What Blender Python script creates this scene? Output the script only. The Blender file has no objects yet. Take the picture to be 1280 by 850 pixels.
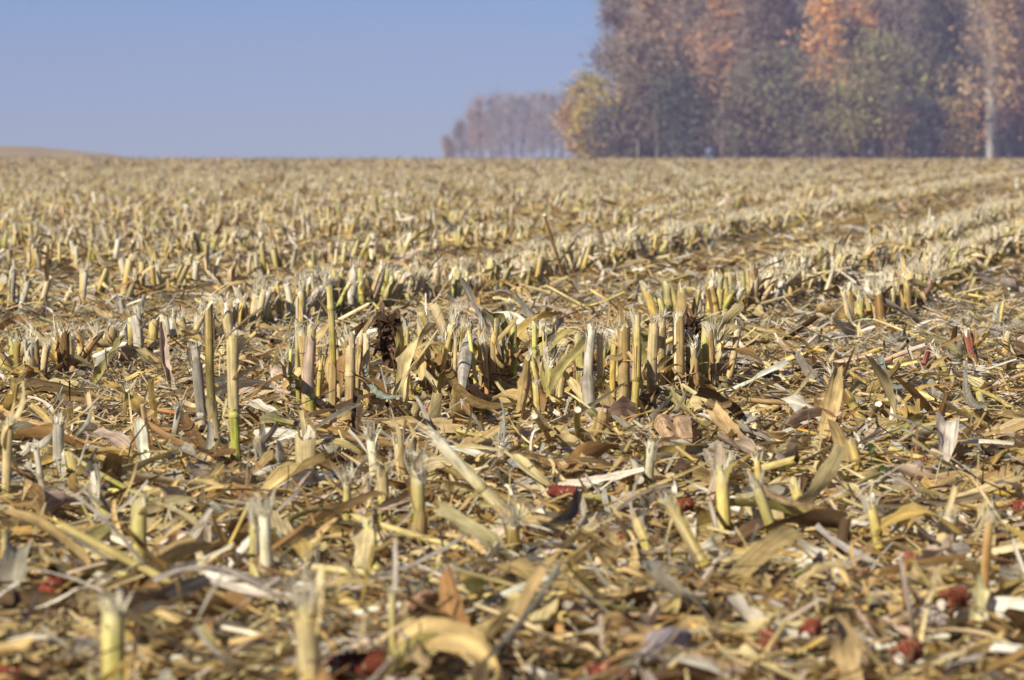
import bpy, math, random
import numpy as np
from math import radians as RAD, pi as PI

S = bpy.context.scene
C = S.collection
rng = np.random.default_rng(11)
random.seed(11)

# ------------------------------------------------------------------ camera, world, sun, exposure
FPX, CAMH, HOR = 3800.0, 0.42, 188.0          # focal length in photo pixels, eye height, pixel row of the true horizon
PITCH = math.atan((425.0 - HOR) / FPX)
cam_d = bpy.data.cameras.new('camera'); cam = bpy.data.objects.new('camera', cam_d); C.objects.link(cam)
cam.location = (0, 0, CAMH); cam.rotation_euler = (PI / 2 - PITCH, 0, 0)
cam_d.sensor_width = 36.0; cam_d.lens = 36.0 * FPX / 1280.0
cam_d.clip_start = 0.05; cam_d.clip_end = 4000
cam_d.dof.use_dof = True; cam_d.dof.focus_distance = 4.75; cam_d.dof.aperture_fstop = 12.5
S.camera = cam

SUN_AZ, SUN_EL = RAD(218), RAD(33)             # azimuth clockwise from +Y: behind the camera, a little to the left
SUN_DIR = np.array((math.sin(SUN_AZ) * math.cos(SUN_EL), math.cos(SUN_AZ) * math.cos(SUN_EL), math.sin(SUN_EL)))
W = bpy.data.worlds.new('World'); S.world = W; W.use_nodes = True
wn, wl = W.node_tree.nodes, W.node_tree.links
sky = wn.new('ShaderNodeTexSky'); sky.sky_type = 'NISHITA'; sky.sun_disc = False
sky.sun_elevation = SUN_EL; sky.sun_rotation = SUN_AZ
sky.air_density = 1.0; sky.dust_density = 0.0; sky.ozone_density = 10.0; sky.altitude = 3000
bg = wn['Background']; bg.inputs['Strength'].default_value = 0.054
wl.new(sky.outputs['Color'], bg.inputs['Color'])
sd = bpy.data.lights.new('sun', 'SUN'); sd.energy = 4.8; sd.angle = RAD(0.5); sd.color = (1.0, 0.945, 0.86)
sun = bpy.data.objects.new('sun', sd); C.objects.link(sun)
from mathutils import Vector
sun.rotation_euler = Vector(SUN_DIR).to_track_quat('Z', 'Y').to_euler()
S.view_settings.view_transform = 'Standard'; S.view_settings.look = 'None'
S.view_settings.exposure = 0.53; S.view_settings.gamma = 1.0
S.cycles.use_denoising = True
S.cycles.max_bounces = 6; S.cycles.diffuse_bounces = 4; S.cycles.glossy_bounces = 2
S.cycles.transmission_bounces = 3; S.cycles.volume_bounces = 1; S.cycles.transparent_max_bounces = 4

# ------------------------------------------------------------------ helpers
def lin(c):
    c = np.asarray(c, float) / 255.0
    return np.where(c <= 0.04045, c / 12.92, ((c + 0.055) / 1.055) ** 2.4)

def ray(x, y):
    u, v = (x - 640.0) / FPX, (425.0 - y) / FPX
    return np.array((u, math.cos(PITCH) + v * math.sin(PITCH), -math.sin(PITCH) + v * math.cos(PITCH)))
def PZ(x, y, z=0.02):                            # the point of the level plane z seen at a pixel of the photograph
    r = ray(x, y); return np.array((0, 0, CAMH)) + r * ((z - CAMH) / r[2])
def PD(x, y, d):                                 # the point at distance d seen at a pixel
    r = ray(x, y); return np.array((0, 0, CAMH)) + r * (d / r[1])

K0, KU = 80.0, 2.7e-5
def gz(x, y):                                    # height of the field: slight unevenness, then a gentle fall beyond the crest
    x = np.asarray(x, float); y = np.asarray(y, float)
    u = np.maximum(y - K0, 0.0)
    far = np.where(u < 150, -KU * u * u, -KU * 22500 - 0.0048 * (u - 150))
    near = 0.006 * np.sin(3.1 * x + 1.3 * y) + 0.005 * np.sin(5.3 * y - 2.2 * x + 1.0) + 0.004 * np.sin(11 * x + 7 * y)
    return far + near * np.clip(1.2 - y / 60.0, 0, 1)

class Acc:
    def __init__(s): s.V = []; s.F = []; s.C = []; s.U = []; s.n = 0
    def add(s, V, F, Cc, U=None):
        V = np.asarray(V, float).reshape(-1, 3); n = len(V)
        if not isinstance(F, list): F = [F]
        Cc = np.asarray(Cc, float)
        if Cc.ndim == 1: Cc = np.tile(Cc, (n, 1))
        s.V.append(V); s.C.append(Cc.reshape(-1, 3))
        s.U.append(np.zeros((n, 2)) if U is None else np.asarray(U, float).reshape(-1, 2))
        for f in F:
            if len(f): s.F.append(np.asarray(f, int) + s.n)
        s.n += n
    def build(s, name, mat, parent=None, smooth=True):
        V = np.concatenate(s.V); Cc = np.concatenate(s.C); U = np.concatenate(s.U)
        me = bpy.data.meshes.new(name)
        lv = np.concatenate([f.ravel() for f in s.F]).astype(np.int32)
        ln = np.concatenate([np.full(len(f), f.shape[1]) for f in s.F])
        ls = np.concatenate(([0], np.cumsum(ln)[:-1])).astype(np.int32)
        me.vertices.add(len(V)); me.vertices.foreach_set('co', V.astype(np.float32).ravel())
        me.loops.add(len(lv)); me.loops.foreach_set('vertex_index', lv)
        me.polygons.add(len(ls)); me.polygons.foreach_set('loop_start', ls)
        me.polygons.foreach_set('use_smooth', np.full(len(ls), smooth))
        me.update(calc_edges=True)
        a = me.attributes.new('Col', 'FLOAT_COLOR', 'POINT')
        a.data.foreach_set('color', np.concatenate([np.clip(Cc, 0, 1), np.ones((len(V), 1))], 1).astype(np.float32).ravel())
        uv = me.uv_layers.new(name='UVMap')
        uv.data.foreach_set('uv', U[lv].astype(np.float32).ravel())
        me.validate()
        me.materials.append(mat)
        o = bpy.data.objects.new(name, me); C.objects.link(o)
        if parent is not None: o.parent = parent
        return o

def tag(o, label=None, cat=None, group=None, kind=None):
    if label: o['label'] = label
    if cat: o['category'] = cat
    if group: o['group'] = group
    if kind: o['kind'] = kind
    return o
def empty(name, loc):
    o = bpy.data.objects.new(name, None); C.objects.link(o); o.location = [float(v) for v in loc]; o.empty_display_size = 0.05
    return o

def grid_faces(a, b):                            # quads of an (a+1) x (b+1) sheet
    i = np.arange(a)[:, None] * (b + 1) + np.arange(b)[None, :]
    return np.stack([i, i + 1, i + b + 2, i + b + 1], -1).reshape(-1, 4)

def many(V, F):                                  # N sheets of equal layout -> one face list
    N, n = V.shape[0], V.shape[1]
    return (F[None] + (np.arange(N) * n)[:, None, None]).reshape(-1, F.shape[1])

def strips(P0, yaw, pitch, L, Wd, roll=0., bend=0., side=0., twist=0., fold=0., curl=0., wav=0., nl=6, nw=2,
           shape='leaf', torn=0.25, anchor=0.5):
    """N bent, folded, wavy ribbons at once. Returns V (N, nv, 3), faces of one ribbon, uv, s, c"""
    P0 = np.asarray(P0, float); N = len(P0)
    ar = lambda a: np.broadcast_to(np.asarray(a, float), (N,))
    yaw, pitch, L, Wd, roll, bend, side, twist, fold, curl, wav = map(ar, (yaw, pitch, L, Wd, roll, bend, side, twist, fold, curl, wav))
    s = np.linspace(0, 1, nl + 1); c = np.linspace(-1, 1, nw + 1)
    p = pitch[:, None] + bend[:, None] * (s - anchor); y = yaw[:, None] + side[:, None] * (s - anchor)
    t = np.stack([np.cos(p) * np.cos(y), np.cos(p) * np.sin(y), np.sin(p)], -1)
    b0 = np.stack([-np.sin(y), np.cos(y), np.zeros_like(y)], -1); n0 = np.cross(t, b0)
    r = (roll[:, None] + twist[:, None] * (s - 0.5))[..., None]
    b = b0 * np.cos(r) + n0 * np.sin(r); n = -b0 * np.sin(r) + n0 * np.cos(r)
    seg = (t[:, 1:] + t[:, :-1]) * 0.5 * (L / nl)[:, None, None]
    ctr = np.concatenate([np.zeros((N, 1, 3)), np.cumsum(seg, 1)], 1)
    if anchor > 0: ctr = ctr - ctr[:, nl // 2:nl // 2 + 1]
    ctr = ctr + P0[:, None]
    if shape == 'leaf': prof = np.tile(0.62 + 0.38 * np.sin(PI * np.clip(s * 0.9 + 0.08, 0, 1)), (N, 1))
    elif shape == 'tip': prof = np.tile(np.clip(1.15 - s ** 1.6 * 1.08, 0.05, 1), (N, 1))
    elif shape == 'husk': prof = np.tile(np.sin(PI * (0.12 + 0.84 * s)) ** 0.7, (N, 1))
    else: prof = np.ones((N, nl + 1))
    if wav.any() or torn: prof = prof * (1 + rng.normal(0, 0.13, prof.shape))
    hw = prof * (Wd / 2)[:, None]
    ph = rng.uniform(0, 6.28, N)[:, None]; fr = rng.uniform(5, 12, N)[:, None]
    V = ctr[:, :, None] + b[:, :, None] * (c[None, None, :, None] * hw[..., None, None])
    off = fold[:, None, None] * np.abs(c) * hw[..., None] + curl[:, None, None] * (c ** 2) * hw[..., None]
    off = off + (wav[:, None] * hw * np.sin(ph + fr * s))[..., None] * c * np.abs(c) + (wav[:, None] * hw * 0.5 * np.sin(ph * 2 + fr * 1.7 * s))[..., None] * (c ** 2)
    V = V + n[:, :, None] * off[..., None]
    if torn:
        for k in (0, nl):
            V[:, k] += t[:, k, None] * (rng.uniform(-1, 1, (N, nw + 1, 1)) * (torn * Wd)[:, None, None])
    U = np.empty((N, nl + 1, nw + 1, 2))
    U[..., 0] = c * hw[..., None] + rng.uniform(0, 40, N)[:, None, None]
    U[..., 1] = (s * L[:, None])[..., None] + rng.uniform(0, 40, N)[:, None, None]
    nv = (nl + 1) * (nw + 1)
    return V.reshape(N, nv, 3), grid_faces(nl, nw), U.reshape(N, nv, 2), np.repeat(s, nw + 1), np.tile(c, nl + 1)

def rest(V, layer):                              # lay each ribbon down: its lowest point at height 'layer' above the field
    m = V[:, :, 2].min(1); ctr = V.mean(1)
    V[:, :, 2] += (layer + gz(ctr[:, 0], ctr[:, 1]) - m)[:, None]
    return V

def tube(path, rad, ns, cols, cap=None, arc=None, ellip=1.0, groove=0.0, rag=0.0, basecap=None, slant=0.0):
    """one tube along a path; returns V, [F...], C, U"""
    path = np.asarray(path, float); k = len(path); rad = np.broadcast_to(np.asarray(rad, float), (k,))
    t = np.gradient(path, axis=0); t /= np.linalg.norm(t, axis=1)[:, None] + 1e-9
    ref = np.array((0., 1., 0.)) if abs(t[:, 2]).mean() > 0.6 else np.array((0., 0., 1.))
    b = np.cross(ref, t); b /= np.linalg.norm(b, axis=1)[:, None] + 1e-9; n = np.cross(t, b)
    a0, a1 = arc if arc else (0, 2 * PI)
    th = np.linspace(a0, a1, ns + 1)
    rr = rad[:, None] * (1 - groove * np.exp(-((th - PI * 0.9) / 0.35) ** 2))[None]
    V = path[:, None] + b[:, None] * (np.cos(th)[None, :, None] * rr[..., None]) + n[:, None] * (np.sin(th)[None, :, None] * rr[..., None] * ellip)
    if slant: V[-1] += t[-1] * (np.cos(th + slant * 9) * slant * rad[-1])[:, None]
    if rag: V[-1] += t[-1] * (rng.uniform(-1, 1, (ns + 1, 1)) * rag); V[0] += t[0] * (rng.uniform(-1, 1, (ns + 1, 1)) * rag * 0.5)
    if not arc: V[:, -1] = V[:, 0]
    cols = np.asarray(cols, float)
    if cols.ndim == 1: cols = np.tile(cols, (k, 1))
    Cc = np.repeat(cols[:, None], ns + 1, 1)
    Ln = np.concatenate(([0], np.cumsum(np.linalg.norm(np.diff(path, axis=0), axis=1))))
    U = np.empty((k, ns + 1, 2)); o = rng.uniform(0, 30, 2)
    U[..., 0] = th[None] * rad.mean() + o[0]; U[..., 1] = Ln[:, None] + o[1]
    V = V.reshape(-1, 3); Cc = Cc.reshape(-1, 3); U = U.reshape(-1, 2)
    F = [grid_faces(k - 1, ns)]
    for q, cc in ((k - 1, cap), (0, basecap)):
        if cc is not None:
            i0 = len(V); ring = V[q * (ns + 1):(q + 1) * (ns + 1)].copy()
            sg = 1 if q else -1
            V = np.concatenate([V, ring, [path[q] - t[q] * rad[q] * 0.15 * sg]])
            Cc = np.concatenate([Cc, np.tile(np.asarray(cc, float), (ns + 2, 1))]); U = np.concatenate([U, np.zeros((ns + 2, 2))])
            j = np.arange(ns) + i0
            F.append(np.stack([j, j + 1, np.full(ns, i0 + ns + 1)], 1))
    return V, F, Cc, U

# ------------------------------------------------------------------ materials
def newmat(name):
    m = bpy.data.materials.new(name); m.use_nodes = True
    nt = m.node_tree; nt.nodes.clear()
    return m, nt.nodes, nt.links
def N_(n, t, **kw):
    o = n.new(t)
    for k, v in kw.items(): setattr(o, k, v)
    return o

def fibre_mat(name, rough, spec, trans, su, sv, amt, spots=0.25, bump=0.25, weather=0.0):
    """plant matter: the piece's own colour (attribute), fine veins along the piece, blotches; thin pieces let some light through"""
    m, n, l = newmat(name)
    out = N_(n, 'ShaderNodeOutputMaterial'); at = N_(n, 'ShaderNodeAttribute', attribute_name='Col')
    uv = N_(n, 'ShaderNodeUVMap'); mp = N_(n, 'ShaderNodeMapping'); mp.inputs['Scale'].default_value = (su, sv, 1)
    l.new(uv.outputs[0], mp.inputs[0])
    nz = N_(n, 'ShaderNodeTexNoise'); nz.inputs['Scale'].default_value = 1.0; nz.inputs['Detail'].default_value = 3.0
    l.new(mp.outputs[0], nz.inputs['Vector'])
    mp2 = N_(n, 'ShaderNodeMapping'); mp2.inputs['Scale'].default_value = (90, 35, 1); l.new(uv.outputs[0], mp2.inputs[0])
    nb = N_(n, 'ShaderNodeTexNoise'); nb.inputs['Scale'].default_value = 1.0; nb.inputs['Detail'].default_value = 5.0; nb.inputs['Roughness'].default_value = 0.65
    l.new(mp2.outputs[0], nb.inputs['Vector'])
    r1 = N_(n, 'ShaderNodeMapRange'); r1.inputs[1].default_value = 0.3; r1.inputs[2].default_value = 0.7
    r1.inputs[3].default_value = 1 - amt; r1.inputs[4].default_value = 1 + amt * 0.7; l.new(nz.outputs[0], r1.inputs[0])
    r2 = N_(n, 'ShaderNodeMapRange'); r2.inputs[1].default_value = 0.36; r2.inputs[2].default_value = 0.62
    r2.inputs[3].default_value = 1 - spots; r2.inputs[4].default_value = 1 + spots * 0.25; l.new(nb.outputs[0], r2.inputs[0])
    mu = N_(n, 'ShaderNodeMath', operation='MULTIPLY'); l.new(r1.outputs[0], mu.inputs[0]); l.new(r2.outputs[0], mu.inputs[1])
    vm = N_(n, 'ShaderNodeVectorMath', operation='SCALE'); l.new(at.outputs['Color'], vm.inputs[0]); l.new(mu.outputs[0], vm.inputs['Scale'])
    if weather:
        m3 = N_(n, 'ShaderNodeMapping'); m3.inputs['Scale'].default_value = (330, 11, 1); m3.inputs['Location'].default_value = (7, 3, 0); l.new(uv.outputs[0], m3.inputs[0])
        n3 = N_(n, 'ShaderNodeTexNoise'); n3.inputs['Scale'].default_value = 1.0; n3.inputs['Detail'].default_value = 4.0; l.new(m3.outputs[0], n3.inputs['Vector'])
        r3 = N_(n, 'ShaderNodeMapRange'); r3.inputs[1].default_value = 0.47; r3.inputs[2].default_value = 0.62; r3.inputs[3].default_value = 0; r3.inputs[4].default_value = weather
        l.new(n3.outputs[0], r3.inputs[0])
        mw = N_(n, 'ShaderNodeMix', data_type='RGBA'); mw.inputs[7].default_value = (*lin((208, 184, 132)), 1)
        l.new(r3.outputs[0], mw.inputs[0]); l.new(vm.outputs[0], mw.inputs[6]); vm = mw; vo = mw.outputs[2]
    else: vo = vm.outputs[0]
    bs = N_(n, 'ShaderNodeBsdfPrincipled'); bs.inputs['Roughness'].default_value = rough
    bs.inputs['Specular IOR Level'].default_value = spec
    l.new(vo, bs.inputs['Base Color'])
    bp = N_(n, 'ShaderNodeBump'); bp.inputs['Strength'].default_value = bump; bp.inputs['Distance'].default_value = 0.001
    l.new(nz.outputs[0], bp.inputs['Height']); l.new(bp.outputs[0], bs.inputs['Normal'])
    if trans:
        tr = N_(n, 'ShaderNodeBsdfTranslucent'); l.new(vo, tr.inputs['Color'])
        mx = N_(n, 'ShaderNodeMixShader'); mx.inputs[0].default_value = trans
        l.new(bs.outputs[0], mx.inputs[1]); l.new(tr.outputs[0], mx.inputs[2]); l.new(mx.outputs[0], out.inputs[0])
    else: l.new(bs.outputs[0], out.inputs[0])
    return m

M_LEAF = fibre_mat('dry_leaf', 0.62, 0.22, 0.30, 420, 12, 0.42, 0.36)
M_STALK = fibre_mat('stalk_rind', 0.45, 0.40, 0.0, 800, 14, 0.28, 0.45, 0.15, 0.42)
M_FIBRE = fibre_mat('pale_fibre', 0.65, 0.2, 0.30, 300, 40, 0.15, 0.2)
M_COB = fibre_mat('cob_chaff', 0.8, 0.15, 0.0, 500, 500, 0.3, 0.3, 0.5)
M_BARK = fibre_mat('bark', 0.85, 0.1, 0.0, 6, 2, 0.3, 0.25)
M_CROWN = fibre_mat('crown_foliage', 0.8, 0.1, 0.08, 3, 3, 0.25, 0.2)

def ground_mat():
    m, n, l = newmat('soil_and_chaff')
    out = N_(n, 'ShaderNodeOutputMaterial'); tc = N_(n, 'ShaderNodeTexCoord')
    a = N_(n, 'ShaderNodeTexNoise'); a.inputs['Scale'].default_value = 38; a.inputs['Detail'].default_value = 6; a.inputs['Roughness'].default_value = 0.7
    b = N_(n, 'ShaderNodeTexVoronoi'); b.inputs['Scale'].default_value = 95
    c = N_(n, 'ShaderNodeTexNoise'); c.inputs['Scale'].default_value = 0.35; c.inputs['Detail'].default_value = 5
    for q in (a, b, c): l.new(tc.outputs['Object'], q.inputs['Vector'])
    cr = N_(n, 'ShaderNodeValToRGB'); e = cr.color_ramp.elements
    e[0].position = 0.3; e[0].color = (*lin((104, 86, 62)), 1); e[1].position = 0.72; e[1].color = (*lin((184, 158, 110)), 1)
    k = e.new(0.5); k.color = (*lin((150, 124, 86)), 1)
    l.new(a.outputs[0], cr.inputs[0])
    mx = N_(n, 'ShaderNodeMix', data_type='RGBA', blend_type='OVERLAY'); mx.inputs[0].default_value = 0.35
    l.new(cr.outputs[0], mx.inputs[6]); l.new(b.outputs['Color'], mx.inputs[7])
    hs = N_(n, 'ShaderNodeHueSaturation'); hs.inputs['Saturation'].default_value = 0.75; l.new(mx.outputs[2], hs.inputs['Color'])
    r = N_(n, 'ShaderNodeMapRange'); r.inputs[3].default_value = 0.75; r.inputs[4].default_value = 1.2; l.new(c.outputs[0], r.inputs[0])
    l.new(r.outputs[0], hs.inputs['Value'])
    bs = N_(n, 'ShaderNodeBsdfPrincipled'); bs.inputs['Roughness'].default_value = 0.9; bs.inputs['Specular IOR Level'].default_value = 0.1
    l.new(hs.outputs[0], bs.inputs['Base Color'])
    bp = N_(n, 'ShaderNodeBump'); bp.inputs['Strength'].default_value = 0.8; bp.inputs['Distance'].default_value = 0.01
    l.new(a.outputs[0], bp.inputs['Height']); l.new(bp.outputs[0], bs.inputs['Normal']); l.new(bs.outputs[0], out.inputs[0])
    return m
M_GROUND = ground_mat()

def hill_mat():
    m, n, l = newmat('dry_grass_hill')
    out = N_(n, 'ShaderNodeOutputMaterial'); tc = N_(n, 'ShaderNodeTexCoord')
    a = N_(n, 'ShaderNodeTexNoise'); a.inputs['Scale'].default_value = 0.25; a.inputs['Detail'].default_value = 6
    l.new(tc.outputs['Object'], a.inputs['Vector'])
    cr = N_(n, 'ShaderNodeValToRGB'); e = cr.color_ramp.elements
    e[0].position = 0.3; e[0].color = (*lin((140, 116, 72)), 1); e[1].position = 0.7; e[1].color = (*lin((182, 158, 102)), 1)
    l.new(a.outputs[0], cr.inputs[0])
    bs = N_(n, 'ShaderNodeBsdfPrincipled'); bs.inputs['Roughness'].default_value = 0.95; l.new(cr.outputs[0], bs.inputs['Base Color'])
    l.new(bs.outputs[0], out.inputs[0]); return m

# ------------------------------------------------------------------ ground, hill
def build_ground():
    ys = np.concatenate([np.linspace(-12, 0, 7), np.linspace(0.2, 9, 120), np.linspace(9.25, 30, 84), np.linspace(31, 150, 60), np.linspace(160, 880, 73)])
    xh = np.concatenate([np.linspace(0, 2, 31), np.linspace(2.15, 8, 30), np.linspace(9, 40, 20), np.linspace(50, 420, 20)])
    xs = np.concatenate([-xh[:0:-1], xh])
    X, Y = np.meshgrid(xs, ys)
    V = np.stack([X, Y, gz(X, Y)], -1).reshape(-1, 3)
    a = Acc(); a.add(V, grid_faces(len(ys) - 1, len(xs) - 1), (0.2, 0.15, 0.1))
    tag(a.build('ground', M_GROUND), kind='structure')
    # the low brown rise on the left behind the crest
    xs = np.linspace(-110, -24, 90); ys = np.linspace(240, 360, 22)
    X, Y = np.meshgrid(xs, ys); pxl = 640 + X * 12.67
    row = np.interp(pxl, (-800, -200, 0, 40, 100, 170, 260, 330), (176, 179, 182, 183.5, 189, 198, 204, 216))
    Z = -3.2 + (CAMH + (HOR - row) / 12.67 + 3.2) * np.exp(-((Y - 300) / 40) ** 2) + rng.normal(0, 0.03, X.shape)
    a = Acc(); a.add(np.stack([X, Y, Z], -1).reshape(-1, 3), grid_faces(21, 89), (0.3, 0.2, 0.1))
    tag(a.build('hill', hill_mat()), kind='structure')
build_ground()

# ------------------------------------------------------------------ colours
PAL = {  # stalk: lower, middle, upper
    'yellow': [(168, 152, 60), (196, 172, 76), (206, 186, 112)],
    'gold':   [(176, 142, 58), (204, 168, 70), (210, 182, 104)],
    'green':  [(132, 134, 48), (168, 158, 66), (198, 184, 116)],
    'lime':   [(134, 146, 34), (176, 176, 56), (206, 196, 108)],
    'olive':  [(96, 104, 40), (110, 98, 44), (170, 142, 72)],
    'tan':    [(176, 146, 92), (196, 164, 108), (212, 188, 140)],
    'pale':   [(198, 178, 118), (216, 200, 150), (230, 222, 192)],
    'orange': [(196, 132, 74), (206, 142, 82), (208, 178, 128)],
    'brown':  [(138, 98, 44), (160, 116, 54), (172, 136, 84)],
    'grey':   [(168, 154, 120), (178, 166, 138), (200, 192, 172)],
    'red':    [(176, 150, 74), (150, 74, 54), (120, 58, 52)],
    'pink':   [(190, 164, 104), (200, 164, 130), (226, 206, 190)],
    'white':  [(188, 158, 92), (222, 208, 172), (236, 228, 208)],
}
LEAFC = [('tan', (204, 174, 116), 6.5), ('pale straw', (222, 200, 144), 4.5), ('brown', (160, 124, 76), 3), ('grey', (182, 171, 150), 2.4),
         ('golden', (200, 168, 96), 2.0), ('olive', (172, 158, 96), .7), ('pinkish', (210, 184, 156), 1.3), ('dark brown', (104, 80, 54), 0.8),
         ('whitish', (230, 219, 194), 1.7)]
LW = np.array([q[2] for q in LEAFC]); LW = LW / LW.sum(); LRGB = np.array([lin(q[1]) for q in LEAFC])
BR = 1.0
def leaf_cols(N, P=None):
    k = rng.choice(len(LEAFC), N, p=LW)
    if P is not None:                            # some stretches of the mat are weathered grey, others fresh and golden
        x, y = P[:, 0], P[:, 1]
        g = .5 + .5 * np.sin(1.7 * x + 1.1 * y + 1.5 * np.sin(.9 * y + x)) * np.sin(.8 * x - .55 * y + 2)
        g = np.clip(g - .45, 0, 1) * .7 + .55 * np.exp(-((x - .95) / .5) ** 2 - ((y - 6.3) / .9) ** 2)
        sw = rng.random(N) < g * np.clip(1.5 - y / 40, .3, 1); k = np.where(sw, rng.choice((3, 3, 8, 1), N), k)
        k = np.where((y > 14) & (k == 7), 0, k)
    return k, LRGB[k] * rng.uniform(0.80, 1.15, (N, 1)) * rng.normal(1, 0.025, (N, 3)) * BR
def vary(cols, s, c, nv):                        # spread the colour of each ribbon over its vertices: paler midrib, browner ends
    N = len(cols)
    f = 1 + 0.26 * (np.abs(c) < .1)[None] + rng.normal(0, 0.07, (N, nv)) - (rng.uniform(0, 0.35, (N, 1)) * (s ** 3)[None])
    return cols[:, None] * f[..., None]

# ------------------------------------------------------------------ stubble stalks
def bow(p0, p1, k, amt=None):
    s = np.linspace(0, 1, k)[:, None]
    d = p1 - p0; perp = np.cross(d, (0, 1, 0)); perp = perp / (np.linalg.norm(perp) + 1e-9)
    amt = rng.normal(0, 0.02) if amt is None else amt
    return p0 + d * s + perp * (np.sin(PI * s) * amt * np.linalg.norm(d))

def fibres(p, t, r, n, L, spread, col, wd=0.0011, nl=2):
    """a tuft of torn fibres round the cut end"""
    th = rng.uniform(0, 2 * PI, n); rr = r * np.sqrt(rng.uniform(0.1, 1, n)); rad = np.stack([np.cos(th), np.sin(th), np.zeros(n)], -1)
    P0 = p + rad * rr[:, None] - np.array(t) * 0.004
    d = np.array(t)[None] + rad * (spread * rng.uniform(0.1, 1, n) * rr / r)[:, None] + rng.normal(0, spread * 0.25, (n, 3))
    d /= np.linalg.norm(d, axis=1)[:, None]
    yaw = np.arctan2(d[:, 1], d[:, 0]); pit = np.arcsin(np.clip(d[:, 2], -1, 1))
    ln = L * rng.uniform(0.3, 1.0, n) ** 1.3
    V, F, U, s, c = strips(P0, yaw, pit, ln, wd * rng.uniform(0.5, 1.6, n), roll=rng.uniform(-1.5, 1.5, n), bend=rng.normal(0, 0.55, n), nl=nl, nw=1, shape='tip', torn=0, anchor=0)
    cols = np.asarray(col)[None] * rng.uniform(0.75, 1.15, (n, 1))
    return V.reshape(-1, 3), many(V, F), np.repeat(cols, V.shape[1], 0), U.reshape(-1, 2)

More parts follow.
